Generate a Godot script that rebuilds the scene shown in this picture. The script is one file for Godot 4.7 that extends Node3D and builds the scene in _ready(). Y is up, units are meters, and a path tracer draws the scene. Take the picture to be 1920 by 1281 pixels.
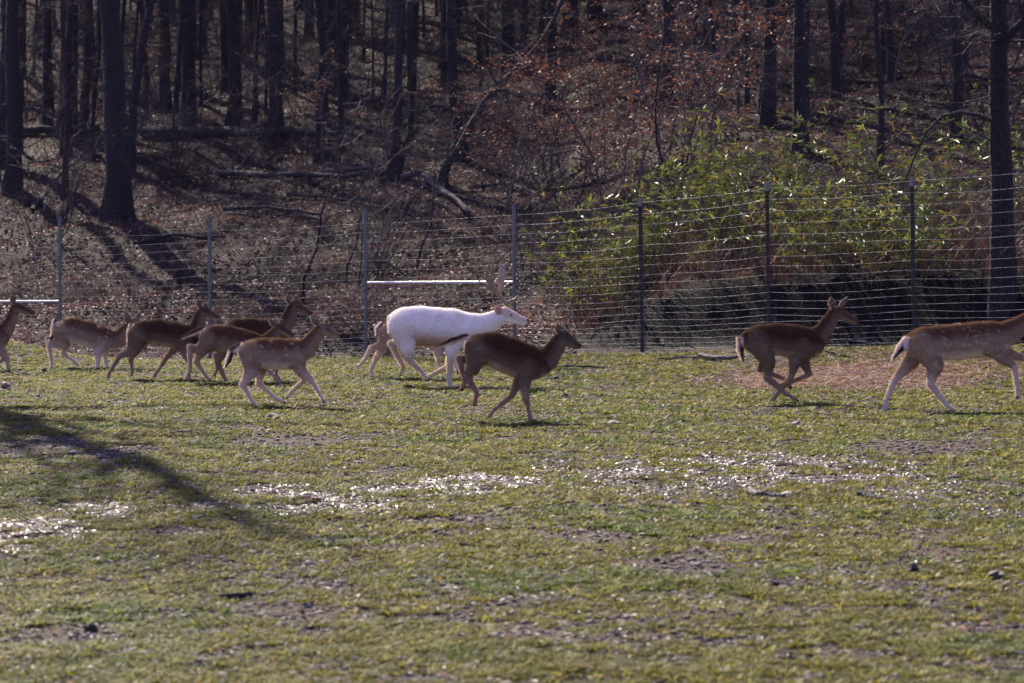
extends Node3D
# Fallow deer trotting across a muddy pasture, a tall wire fence and a leafless wooded slope behind them, sun from behind.

const FOCAL := 5500.0          # focal length in photo pixels
const EYE := 2.0
const TILT := 0.038254         # how far the camera looks down, radians
var used := {}
var rough_noise := FastNoiseLite.new()
var mid_noise := FastNoiseLite.new()
var clod_noise := FastNoiseLite.new()
var patch_noise := FastNoiseLite.new()
var M := {}
var rng := RandomNumberGenerator.new()
var wet_spots := []
var bare_spots := []


# ---------------------------------------------------------------- mesh builder
class MB:
	var v := PackedVector3Array()
	var n := PackedVector3Array()
	var c := PackedColorArray()
	var f := PackedInt32Array()

	func vert(p: Vector3, nn: Vector3, col: Color) -> int:
		v.append(p); n.append(nn); c.append(col)
		return v.size() - 1

	func tri(a: int, b: int, d: int):
		f.append(a); f.append(b); f.append(d)

	func face(a: Vector3, b: Vector3, d: Vector3, col: Color):   # flat, both sides look alike
		var nn := -(b - a).cross(d - a)
		nn = nn.normalized() if nn.length() > 1e-12 else Vector3.UP
		var k := vert(a, nn, col)
		vert(b, nn, col); vert(d, nn, col)
		tri(k, k + 1, k + 2)

	func tube(pts: PackedVector3Array, radii: PackedFloat32Array, sides: int, col: Color, col_end = null, lump := 0.0, noise: FastNoiseLite = null, caps := true):
		var m := pts.size()
		var prev := Vector3.ZERO
		var first := v.size()
		for i in m:
			var dir := (pts[mini(i + 1, m - 1)] - pts[maxi(i - 1, 0)]).normalized()
			var u := prev - dir * prev.dot(dir) if i > 0 else dir.cross(Vector3(0, 0, 1) if absf(dir.z) < 0.9 else Vector3(1, 0, 0))
			u = u.normalized()
			prev = u
			var w := dir.cross(u)
			var cc: Color = col if col_end == null else col.lerp(col_end, float(i) / (m - 1))
			for s in sides:
				var a := TAU * s / sides
				var o := u * cos(a) + w * sin(a)
				var r := radii[i]
				if lump > 0.0:
					r *= 1.0 + lump * noise.get_noise_3d(pts[i].x * 40.0 + o.x * 20.0, pts[i].y * 14.0, pts[i].z * 40.0 + o.z * 20.0)
				vert(pts[i] + o * r, o, cc)
		for i in m - 1:
			for s in sides:
				var a := first + i * sides + s
				var b := first + i * sides + (s + 1) % sides
				tri(a, a + sides, b)
				tri(b, a + sides, b + sides)
		if caps:
			var d0 := (pts[0] - pts[1]).normalized()
			var d1 := (pts[m - 1] - pts[m - 2]).normalized()
			var k := vert(pts[0], d0, col)
			for s in sides: vert(v[first + s], d0, col)
			for s in sides: tri(k, k + 1 + s, k + 1 + (s + 1) % sides)
			var ce: Color = col if col_end == null else col_end
			k = vert(pts[m - 1], d1, ce)
			for s in sides: vert(v[first + (m - 1) * sides + s], d1, ce)
			for s in sides: tri(k, k + 1 + (s + 1) % sides, k + 1 + s)

	func mesh() -> ArrayMesh:
		var a := []
		a.resize(Mesh.ARRAY_MAX)
		a[Mesh.ARRAY_VERTEX] = v
		a[Mesh.ARRAY_NORMAL] = n
		a[Mesh.ARRAY_COLOR] = c
		a[Mesh.ARRAY_INDEX] = f
		var am := ArrayMesh.new()
		am.add_surface_from_arrays(Mesh.PRIMITIVE_TRIANGLES, a)
		return am


# ---------------------------------------------------------------- naming
func numbered(called: String) -> String:
	var k: int = used.get(called, 0)
	used[called] = k + 1
	return called if k == 0 else "%s_%03d" % [called, k]


func tag(o: Node3D, label := "", category := "", group := "", kind := ""):
	if label: o.set_meta("label", label)
	if category: o.set_meta("category", category)
	if group: o.set_meta("group", group)
	if kind: o.set_meta("kind", kind)
	return o


func thing(called: String, at: Vector3, label: String, category: String, group := "") -> Node3D:
	var o := Node3D.new()
	o.name = numbered(called)
	add_child(o)
	o.position = at
	return tag(o, label, category, group)


func obj(called: String, m: Mesh, material: Material, parent: Node = self) -> MeshInstance3D:
	var o := MeshInstance3D.new()
	o.mesh = m
	o.material_override = material
	if parent == self:
		o.name = numbered(called)
	else:
		var k := 0
		var nm := called
		while parent.has_node(NodePath(nm)):
			k += 1
			nm = "%s_%03d" % [called, k]
		o.name = nm
	parent.add_child(o, true)
	return o


func dup(root: Node3D, at: Vector3, turn: float, size: float, label: String, group: String) -> Node3D:
	var r: Node3D = root.duplicate()
	r.name = numbered(str(root.name).rstrip("0123456789").trim_suffix("_"))
	add_child(r)
	r.position = at
	r.rotation.y = turn
	r.scale = Vector3.ONE * size
	r.set_meta("label", label)
	r.set_meta("group", group)
	return r


func scatter(called: String, m: Mesh, material: Material, buf: PackedFloat32Array, parent: Node = self) -> MultiMeshInstance3D:
	var mm := MultiMesh.new()
	mm.transform_format = MultiMesh.TRANSFORM_3D
	mm.use_colors = true
	mm.mesh = m
	mm.instance_count = buf.size() / 16
	mm.buffer = buf
	var o := MultiMeshInstance3D.new()
	o.multimesh = mm
	o.material_override = material
	o.name = numbered(called)
	parent.add_child(o)
	o.set_meta("kind", "stuff")
	return o


func push(buf: PackedFloat32Array, b: Basis, p: Vector3, c: Color):
	buf.append_array(PackedFloat32Array([b.x.x, b.y.x, b.z.x, p.x, b.x.y, b.y.y, b.z.y, p.y, b.x.z, b.y.z, b.z.z, p.z, c.r, c.g, c.b, 1.0]))


# ---------------------------------------------------------------- where things stand
func ray(px: float, py: float) -> Vector3:           # direction from the camera, one metre deep
	var u := (px - 960.0) / FOCAL
	var w := (640.5 - py) / FOCAL
	var d := Vector3(u, w * cos(TILT) - sin(TILT), -w * sin(TILT) - cos(TILT))
	return d / -d.z


func at_depth(px: float, py: float, d: float) -> Vector3:
	return Vector3(0, EYE, 0) + ray(px, py) * d


func on_ground(px: float, py: float) -> Vector3:
	var r := ray(px, py)
	var d := 8.0
	while d < 230.0:
		var p := Vector3(0, EYE, 0) + r * d
		if p.y < height(p.x, -d): break
		d += 0.25
	var lo := d - 0.25
	for i in 8:
		var mid := (lo + d) / 2
		var p := Vector3(0, EYE, 0) + r * mid
		if p.y < height(p.x, -mid): d = mid
		else: lo = mid
	return Vector3(0, EYE, 0) + r * d


func fence_depth(x: float) -> float:
	return clampf(45.2 - 0.747 * x, 24.0, 70.0)


func beyond(x: float, z: float) -> float:            # metres behind the fence
	return (-z - fence_depth(x)) * 0.8


func height(x: float, z: float) -> float:
	var t := beyond(x, z)
	var edge := clampf(-0.31 + (x + 8.0) / 14.5 * 0.66, -0.6, 0.7)
	var h := edge * smoothstep(-5.0, 0.0, t)
	h += 0.40 * exp(-(pow((x + 8.7) / 1.5, 2.0) + pow((z + 45.3) / 1.3, 2.0)))
	h += 0.09 * exp(-pow((t + 0.9) / 0.8, 2.0)) * smoothstep(2.0, 4.5, x)
	if t < 2.0:
		var k := 1.0 - smoothstep(0.3, 2.0, t)
		h += k * (0.022 * mid_noise.get_noise_2d(x, z) + 0.013 * clod_noise.get_noise_2d(x, z))
	if t > 0.0:
		h += 0.15 * t + 0.06 * maxf(t - 8.0, 0.0)
		h += 0.8 * smoothstep(0.35, 1.3, t) * smoothstep(0.8, 3.0, x)
		h += rough_noise.get_noise_2d(x, z) * 0.6 * smoothstep(0.5, 9.0, t)
		h += mid_noise.get_noise_2d(x * 0.6, z * 0.6) * 0.05
	return h


func stand(x: float, z: float) -> Vector3:
	return Vector3(x, height(x, z), z)


func bare(x: float, z: float) -> float:             # trodden patches without grass
	var w := 0.0
	for e in bare_spots:
		w = maxf(w, clampf(1.4 - pow((x - e[0]) / e[2], 2.0) - pow((z - e[1]) / e[3], 2.0), 0.0, 1.0))
	return w


func wetness(x: float, z: float) -> float:
	var w := 0.0
	for e in wet_spots:
		var q := pow((x - e[0]) / e[2], 2.0) + pow((z - e[1]) / e[3], 2.0)
		w = maxf(w, e[4] * clampf(1.4 - q * 0.6, 0.0, 1.0))
	return w * smoothstep(-0.35, 0.4, patch_noise.get_noise_2d(x * 3.0, z * 2.0) + 0.35 * clod_noise.get_noise_2d(x, z) + 0.1)


var repeats := []


func repeat(o: Node3D, what: String) -> void:        # gets its label once all of its kind stand
	repeats.append([o, what, 960.0 + FOCAL * o.position.x / -o.position.z])


func name_repeats() -> void:
	var marks := [[24, "left edge trunk"], [113, "first pipe post"], [222, "broad trunk"], [394, "second pipe post"], [517, "thick-footed trunk"], [598, "slim curved trunk"], [686, "third pipe post"], [740, "rooted straight trunk"], [828, "bent mossy tree"], [965, "fourth pipe post"], [1032, "half-hidden grey trunk"], [1205, "first steel post"], [1252, "trunk beside the beech scrub"], [1443, "middle steel post"], [1502, "trunk before the orange bank"], [1652, "thin thicket trunk"], [1715, "last steel post"], [1793, "dark straight trunk"], [1882, "big black trunk"]]
	var order := ["nearest", "second", "third", "fourth", "fifth", "sixth", "seventh", "eighth", "ninth", "tenth", "eleventh", "twelfth", "thirteenth", "fourteenth", "fifteenth"]
	var by := {}
	for e in repeats:
		var near = marks[0]
		for m in marks:
			if absf(m[0] - e[2]) < absf(near[0] - e[2]): near = m
		var place: String = ("left of the " if e[2] < near[0] else "right of the ") + near[1]
		if e[2] < -10.0: place = "beyond the photo's left edge"
		if e[2] > 1930.0: place = "beyond the photo's right edge"
		var key: String = e[1] + "|" + place
		if not by.has(key): by[key] = []
		by[key].append([absf(e[2] - near[0]), e[0], e[1], place])
	for key in by:
		var list: Array = by[key]
		list.sort_custom(func(a, b): return a[0] < b[0])
		for i in list.size():
			var o: Node3D = list[i][1]
			o.set_meta("label", "%s, %s %s" % [list[i][2], order[mini(i, 14)], list[i][3]])


# ---------------------------------------------------------------- materials
func noise_tex(freq: float, a: Color, b: Color, kind := FastNoiseLite.TYPE_SIMPLEX_SMOOTH, octaves := 4, normal := false, strength := 4.0, side := 512) -> NoiseTexture2D:
	var nz := FastNoiseLite.new()
	nz.noise_type = kind
	nz.frequency = freq
	nz.fractal_octaves = octaves
	nz.seed = 7
	var t := NoiseTexture2D.new()
	t.width = side
	t.height = side
	t.seamless = true
	t.noise = nz
	if normal:
		t.as_normal_map = true
		t.bump_strength = strength
	else:
		var g := Gradient.new()
		g.set_color(0, a)
		g.set_color(1, b)
		t.color_ramp = g
	return t


func std(called: String, albedo: Color, roughness: float, vertex := true) -> StandardMaterial3D:
	var m := StandardMaterial3D.new()
	m.resource_name = called
	m.albedo_color = albedo.linear_to_srgb()
	m.roughness = roughness
	m.vertex_color_use_as_albedo = vertex
	M[called] = m
	return m


func make_materials():
	var grain := noise_tex(0.02, Color(0.55, 0.55, 0.55), Color(1, 1, 1), FastNoiseLite.TYPE_SIMPLEX_SMOOTH, 5)
	var grain_n := noise_tex(0.03, Color.BLACK, Color.WHITE, FastNoiseLite.TYPE_SIMPLEX_SMOOTH, 5, true, 9.0)
	var bark_n := noise_tex(0.025, Color.BLACK, Color.WHITE, FastNoiseLite.TYPE_SIMPLEX, 4, true, 14.0)
	var bark_t := noise_tex(0.022, Color(0.35, 0.35, 0.36), Color(1, 1, 1), FastNoiseLite.TYPE_SIMPLEX, 5)
	var m := std("soil", Color.WHITE, 0.85)
	m.metallic_specular = 0.25
	m.albedo_texture = grain
	m.normal_enabled = true
	m.normal_texture = grain_n
	m.normal_scale = 2.2
	m.uv1_triplanar = true
	m.uv1_world_triplanar = true
	m.uv1_scale = Vector3.ONE * 1.7
	m = std("litter_floor", Color.WHITE, 0.9)
	m.metallic_specular = 0.2
	m.albedo_texture = grain
	m.normal_enabled = true
	m.normal_texture = grain_n
	m.normal_scale = 1.5
	m.uv1_triplanar = true
	m.uv1_world_triplanar = true
	m.uv1_scale = Vector3.ONE * 1.1
	m = std("bark", Color.WHITE, 0.9)
	m.albedo_texture = bark_t
	m.normal_enabled = true
	m.normal_texture = bark_n
	m.normal_scale = 2.6
	m.uv1_triplanar = true
	m.uv1_scale = Vector3(3.0, 0.55, 3.0)
	m = std("twig", Color.WHITE, 0.75)
	m.metallic_specular = 0.25
	m = std("grass", Color.WHITE, 0.5)
	m.metallic_specular = 0.2
	m.backlight_enabled = true
	m.backlight = Color(1.0, 1.0, 0.7)
	m = std("dead_leaf", Color.WHITE, 0.52)
	m.metallic_specular = 0.35
	m.backlight_enabled = true
	m.backlight = Color(0.85, 0.7, 0.6)
	m = std("green_leaf", Color.WHITE, 0.45)
	m.backlight_enabled = true
	m.backlight = Color(0.8, 0.8, 0.6)
	m = std("clod", Color.WHITE, 0.7)
	m.metallic_specular = 0.3
	m = std("wet_clod", Color.WHITE, 0.4)
	m.metallic_specular = 0.58
	m = std("puddle", Color(0.05, 0.032, 0.024), 0.06, false)
	m = std("coat", Color.WHITE, 0.95)
	m.metallic_specular = 0.12
	m.normal_enabled = true
	m.normal_texture = noise_tex(0.04, Color.BLACK, Color.WHITE, FastNoiseLite.TYPE_SIMPLEX, 4, true, 5.0)
	m.normal_scale = 1.3
	m.uv1_triplanar = true
	m.uv1_scale = Vector3(2.0, 6.0, 6.0)
	m = std("hair", Color.WHITE, 0.8)
	m.metallic_specular = 0.2
	m.backlight_enabled = true
	m.backlight = Color(0.9, 0.85, 0.8)
	m = std("eye", Color(0.012, 0.01, 0.01), 0.08, false)
	m = std("antler", Color.WHITE, 0.5)
	m.albedo_texture = grain
	m.uv1_triplanar = true
	m.uv1_scale = Vector3(8, 8, 8)
	m = std("galvanized", Color(0.24, 0.24, 0.25), 0.5, false)
	m.metallic = 0.35
	m.albedo_texture = grain
	m.uv1_triplanar = true
	m.uv1_scale = Vector3(4, 1.5, 4)
	m = std("wire", Color(0.34, 0.34, 0.36), 0.45, false)
	m.metallic = 0.6
	m = std("stay", Color(0.08, 0.08, 0.09), 0.6, false)
	m.metallic = 0.4
	m = std("post_paint", Color(0.009, 0.009, 0.01), 0.6, false)
	m = std("cap_paint", Color(0.16, 0.16, 0.17), 0.5, false)
	m = std("sunlit_rail", Color(0.72, 0.72, 0.74), 0.3, false)  # pipe lifted to near white, its sunlit top put into the colour
	m = std("stone", Color.WHITE, 0.75)
	m.albedo_texture = grain
	m.normal_enabled = true
	m.normal_texture = grain_n
	m.normal_scale = 1.2
	m.uv1_triplanar = true
	m.uv1_scale = Vector3.ONE * 5.0


# ---------------------------------------------------------------- ground
func spread(dense_from: float, dense_to: float, step: float, out_to: float) -> PackedFloat32Array:
	var a := PackedFloat32Array()
	var left := []
	var x := dense_from
	var s := step
	while x > -out_to:
		s *= 1.35
		x -= s
		left.append(x)
	left.reverse()
	for q in left: a.append(q)
	x = dense_from
	while x < dense_to:
		a.append(x)
		x += step
	s = step
	while x < out_to:
		a.append(x)
		s *= 1.35
		x += s
	a.append(x)
	return a


func sheet(xs: PackedFloat32Array, rows: int, depth_of: Callable, color_of: Callable) -> ArrayMesh:
	var mb := MB.new()
	var w := xs.size()
	for k in rows:
		for i in w:
			var x := xs[i]
			var z: float = -depth_of.call(x, k)
			var h := height(x, z)
			var e := 0.04
			var nn := Vector3(h - height(x + e, z), e, h - height(x, z + e)).normalized()
			mb.vert(Vector3(x, h, z), nn, color_of.call(x, z))
	for k in rows - 1:
		for i in w - 1:
			var a := k * w + i
			mb.tri(a, a + w, a + 1)
			mb.tri(a + 1, a + w, a + w + 1)
	return mb.mesh()


func build_ground():
	var soil := Color(0.075, 0.058, 0.046)
	var grassy := Color(0.105, 0.108, 0.036)
	var red_soil := Color(0.13, 0.078, 0.052)
	var mud := Color(0.04, 0.028, 0.024)
	var hay := flat_point(1640.0, 719.0)
	var near_rows := 26
	var rows := 380
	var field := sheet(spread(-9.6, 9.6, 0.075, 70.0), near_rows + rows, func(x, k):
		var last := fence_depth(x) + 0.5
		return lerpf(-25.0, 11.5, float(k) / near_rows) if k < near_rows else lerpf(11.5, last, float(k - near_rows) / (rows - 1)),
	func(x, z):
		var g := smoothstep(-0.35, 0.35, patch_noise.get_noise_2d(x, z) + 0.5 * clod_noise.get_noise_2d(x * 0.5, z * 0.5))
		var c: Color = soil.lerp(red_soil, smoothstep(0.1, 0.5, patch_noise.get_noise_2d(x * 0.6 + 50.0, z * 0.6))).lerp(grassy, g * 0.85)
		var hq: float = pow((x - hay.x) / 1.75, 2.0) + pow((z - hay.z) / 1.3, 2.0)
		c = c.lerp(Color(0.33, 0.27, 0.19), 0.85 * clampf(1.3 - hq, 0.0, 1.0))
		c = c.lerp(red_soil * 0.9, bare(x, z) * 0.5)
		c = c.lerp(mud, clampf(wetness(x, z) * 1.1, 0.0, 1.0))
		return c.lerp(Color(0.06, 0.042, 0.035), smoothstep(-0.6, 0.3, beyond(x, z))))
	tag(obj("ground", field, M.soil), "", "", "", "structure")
	var litter := Color(0.05, 0.032, 0.03)
	var shaded_humus := Color(0.018, 0.014, 0.015)  # dark soil, darkened further to stand in for tree shade
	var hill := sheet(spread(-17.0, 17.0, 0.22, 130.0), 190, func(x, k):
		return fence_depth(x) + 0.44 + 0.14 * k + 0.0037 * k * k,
	func(x, z):
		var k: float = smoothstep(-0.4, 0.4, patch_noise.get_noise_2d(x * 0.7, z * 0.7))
		var c: Color = shaded_humus.lerp(litter, 0.35 + 0.65 * k)
		return c.lerp(Color(0.009, 0.008, 0.009), (1.0 - smoothstep(1.8, 9.0, beyond(x, z))) * smoothstep(0.0, 2.0, x)))  # right bank and thicket floor blackened near the fence, painting in their shade
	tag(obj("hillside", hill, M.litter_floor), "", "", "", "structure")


func flat_point(px: float, py: float) -> Vector3:
	var r := ray(px, py)
	return Vector3(0, EYE, 0) + r * (EYE / -r.y)


func plan_wet_spots():
	for e in [[620, 935, 215, 24, 1.0], [905, 906, 140, 18, 0.95], [1250, 893, 230, 30, 1.0], [1540, 884, 190, 24, 1.0], [1450, 862, 130, 12, 0.9], [20, 1003, 120, 30, 1.0], [170, 962, 80, 16, 0.7], [1780, 935, 120, 30, 0.7], [250, 960, 150, 14, 0.4]]:
		var p := flat_point(e[0], e[1])
		var q := flat_point(e[0], e[1] - e[3])
		wet_spots.append([p.x, p.z, e[2] * -p.z / FOCAL, absf(q.z - p.z), e[4]])


func plan_bare_spots():
	for e in [[1260, 1062, 110, 16], [1100, 1005, 90, 12], [1370, 1012, 70, 10], [540, 830, 120, 10], [70, 835, 90, 16], [230, 850, 60, 14], [560, 1150, 80, 14], [620, 1105, 60, 10], [1720, 840, 140, 12], [1480, 1095, 60, 8], [880, 975, 60, 7], [1750, 1000, 60, 10], [130, 1190, 100, 18], [1850, 1180, 90, 16], [1000, 1190, 90, 14], [330, 1000, 70, 9]]:
		var p := flat_point(e[0], e[1])
		var q := flat_point(e[0], e[1] - e[3])
		bare_spots.append([p.x, p.z, e[2] * -p.z / FOCAL, absf(q.z - p.z)])


func lump(seed_: int, squash: float, col: Color) -> ArrayMesh:      # a stone or clod, about one metre across
	var s := SphereMesh.new()
	s.radius = 0.5
	s.height = 1.0
	s.radial_segments = 7
	s.rings = 4
	var a := s.get_mesh_arrays()
	var vs: PackedVector3Array = a[Mesh.ARRAY_VERTEX]
	var idx: PackedInt32Array = a[Mesh.ARRAY_INDEX]
	var nz := FastNoiseLite.new()
	nz.seed = seed_
	nz.frequency = 1.1
	var mb := MB.new()
	for i in vs.size():
		var p := vs[i]
		p *= 1.0 + 0.75 * nz.get_noise_3dv(p * 1.6)
		vs[i] = p * Vector3(1, squash, 1)
	for i in range(0, idx.size(), 3):
		mb.face(vs[idx[i]], vs[idx[i + 1]], vs[idx[i + 2]], col)
	return mb.mesh()


func build_grass():
	# tufts of short grazed grass, each of a few blades
	var r := RandomNumberGenerator.new()
	r.seed = 11
	var tufts := []
	for k in 3:
		var mb := MB.new()
		for i in 9:
			var a := r.randf() * TAU
			var d := Vector3(cos(a), 0, sin(a))
			var base := d * r.randf() * 0.03
			var side := Vector3(-d.z, 0, d.x) * r.randf_range(0.0022, 0.004)
			var hgt := r.randf_range(0.014, 0.032)
			var mid := base + Vector3(0, hgt * 0.6, 0) + d * hgt * r.randf_range(0.5, 1.0)
			var tip := mid + Vector3(0, hgt * r.randf_range(-0.3, 0.25), 0) + d * hgt * r.randf_range(0.5, 1.2)
			var c := Color(1, 1, 1) * r.randf_range(0.75, 1.2)
			mb.face(base - side, base + side, mid + side * 0.8, c)
			mb.face(base - side, mid + side * 0.8, mid - side * 0.8, c)
			mb.face(mid - side * 0.8, mid + side * 0.8, tip, c)
		tufts.append(mb.mesh())
	var bufs := [PackedFloat32Array(), PackedFloat32Array(), PackedFloat32Array()]
	var placed := 0
	while placed < 200000:
		var d := 11.5 * pow(4.4, r.randf())
		if r.randf() < 0.35: d = r.randf_range(12.0, 52.0)
		var x := r.randf_range(-1.0, 1.0) * (0.183 * d + 1.3)
		var z := -d
		if beyond(x, z) > -0.1: continue
		placed += 1
		var low := patch_noise.get_noise_2d(x, z)
		var g := low * 0.42 + clod_noise.get_noise_2d(x * 1.4, z * 1.4) * 0.95 + mid_noise.get_noise_2d(x * 2.0, z * 2.0) * 0.7 + 0.08 - bare(x, z) * 0.9
		if g < r.randf_range(-0.12, 0.38) or wetness(x, z) > r.randf_range(0.25, 0.9): continue
		var s := r.randf_range(0.65, 1.25) * (0.8 + 0.6 * clampf(g, 0.0, 1.0)) * (1.0 + 0.012 * d)
		var b := Basis(Vector3.UP, r.randf() * TAU).scaled(Vector3(s * 1.15, s, s * 1.15))
		var lush := smoothstep(-0.1, 0.5, patch_noise.get_noise_2d(x * 0.7 + 90.0, z * 0.7))
		var c := Color(0.2, 0.195, 0.04).lerp(Color(0.1, 0.17, 0.036), lush * 0.75 + r.randf() * 0.25)
		c = c.lerp(Color(0.34, 0.27, 0.15), pow(r.randf(), 3.5))
		c *= 0.35 + 0.95 * r.randf()
		push(bufs[placed % 3], b, stand(x, z), c)
	for k in 3:
		scatter("grass", tufts[k], M.grass, bufs[k])
	# clods and trodden mud
	var lumps := []
	for k in 4: lumps.append(lump(k + 3, [0.45, 0.6, 0.4, 0.55][k], Color(1, 1, 1)))
	var cb := [PackedFloat32Array(), PackedFloat32Array(), PackedFloat32Array(), PackedFloat32Array()]
	for i in 115000:
		var d := 11.5 * pow(4.2, r.randf())
		var x := r.randf_range(-1.0, 1.0) * (0.183 * d + 1.3)
		var z := -d
		if beyond(x, z) > 0.2: continue
		if patch_noise.get_noise_2d(x, z) * 0.45 + clod_noise.get_noise_2d(x * 1.4, z * 1.4) * 0.9 - bare(x, z) > r.randf_range(-0.2, 0.9): continue
		var s := 0.008 + 0.032 * pow(r.randf(), 4.0) + 0.0003 * d
		var b := Basis(Vector3.UP, r.randf() * TAU).rotated(Vector3.RIGHT, r.randf_range(-0.3, 0.3)).scaled(Vector3(s * r.randf_range(0.8, 1.6), s, s))
		var c := Color(0.045, 0.034, 0.03).lerp(Color(0.24, 0.2, 0.175), pow(r.randf(), 2.2))
		push(cb[i % 4], b, stand(x, z) + Vector3(0, s * 0.1, 0), c)
	var wb := [PackedFloat32Array(), PackedFloat32Array()]
	var tries := 0
	while tries < 170000:
		tries += 1
		var e = wet_spots[tries % wet_spots.size()]
		var x: float = e[0] + r.randfn(0.0, 0.62) * e[2]
		var z: float = e[1] + r.randfn(0.0, 0.8) * e[3]
		if wetness(x, z) < r.randf_range(0.06, 1.6): continue
		var s := 0.010 + 0.03 * pow(r.randf(), 3.0)
		var b := Basis(Vector3.UP, r.randf() * TAU).rotated(Vector3.RIGHT, r.randf_range(-0.35, 0.35)).scaled(Vector3(s * r.randf_range(1.0, 2.0), s * 0.7, s * 1.2))
		if r.randf() < 0.45:
			push(cb[tries % 4], b, stand(x, z) + Vector3(0, 0.004, 0), Color(0.075, 0.055, 0.046) * r.randf_range(0.6, 1.8))
			continue
		push(wb[tries % 2], b, stand(x, z) + Vector3(0, 0.002, 0), Color(0.05, 0.037, 0.034) * r.randf_range(0.7, 1.6))
	for k in 4:
		scatter("dirt_clods", lumps[k], M.clod, cb[k])
	for k in 2:
		scatter("wet_mud", lumps[k], M.wet_clod, wb[k])
	# dead leaves, straw bits and chips strewn over the turf
	var chip := MB.new()
	chip.face(Vector3(-0.5, 0.05, 0), Vector3(0, 0.12, 0.22), Vector3(0.5, 0.02, 0.05), Color.WHITE)
	chip.face(Vector3(-0.5, 0.05, 0), Vector3(0.5, 0.02, 0.05), Vector3(0.05, 0.02, -0.2), Color.WHITE)
	var fb := PackedFloat32Array()
	for i in 30000:
		var d := 11.5 * pow(4.2, r.randf())
		var x := r.randf_range(-1.0, 1.0) * (0.183 * d + 1.3)
		if beyond(x, -d) > 0.3: continue
		var q := Basis(Vector3.UP, r.randf() * TAU).rotated(Vector3.RIGHT, r.randfn(0.0, 0.35)).scaled(Vector3.ONE * (0.012 + 0.04 * pow(r.randf(), 2.5)))
		push(fb, q, stand(x, -d) + Vector3(0, r.randf_range(0.004, 0.018), 0), Color(0.14, 0.11, 0.095).lerp(Color(0.5, 0.44, 0.38), pow(r.randf(), 1.6)))
	scatter("turf_litter", chip.mesh(), M.dead_leaf, fb)
	# flat water between the clods
	for e in [[1385, 893, 105, 5], [1590, 884, 115, 6], [1180, 898, 60, 3.5], [1500, 872, 50, 3], [560, 941, 50, 5], [60, 1000, 55, 8]]:
		var p := flat_point(e[0], e[1])
		var half: float = e[2] * -p.z / FOCAL
		var deep := absf(flat_point(e[0], e[1] - e[3]).z - p.z)
		var top := -1.0
		var mb := MB.new()
		var c0 := mb.vert(Vector3.ZERO, Vector3.UP, Color.WHITE)
		for k in 40:
			var a := TAU * k / 40
			var q := Vector3(cos(a) * half, 0, sin(a) * deep) * (1.0 + 0.55 * clod_noise.get_noise_2d(cos(a) * 0.5 + p.x, sin(a) * 0.5 + p.z))
			mb.vert(q, Vector3.UP, Color.WHITE)
			top = maxf(top, height(p.x + q.x * 0.5, p.z + q.z * 0.5))
		for k in 40: mb.tri(c0, 1 + k, 1 + (k + 1) % 40)
		var o := obj("puddle", mb.mesh(), M.puddle)
		o.position = Vector3(p.x, top + 0.001, p.z)
		tag(o, "", "", "", "structure")
	# spilled hay on the right
	var st := MB.new()
	st.tube(PackedVector3Array([Vector3(-0.5, 0, 0), Vector3(0, 0.05, 0.03), Vector3(0.5, 0, 0)]), PackedFloat32Array([0.02, 0.022, 0.016]), 3, Color.WHITE, null, 0.0, null, false)
	var hb := PackedFloat32Array()
	for i in 9500:
		var px := 1640.0 + r.randfn(0.0, 130.0)
		var py := 719.0 + r.randfn(0.0, 7.0) + (px - 1640.0) * 0.006
		if r.randf() < 0.1: px = 1425.0 + r.randfn(0.0, 18.0); py = 722.0 + r.randfn(0.0, 4.0)
		var p := flat_point(px, py)
		var q := Basis(Vector3.UP, r.randf() * TAU).rotated(Vector3.RIGHT, r.randf_range(-0.3, 0.3)).scaled(Vector3.ONE * r.randf_range(0.07, 0.2))
		push(hb, q, stand(p.x, p.z) + Vector3(0, r.randf_range(0.004, 0.03), 0), Color(0.66, 0.53, 0.4) * r.randf_range(0.55, 1.15))
	scatter("hay", st.mesh(), M.dead_leaf, hb)


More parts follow.
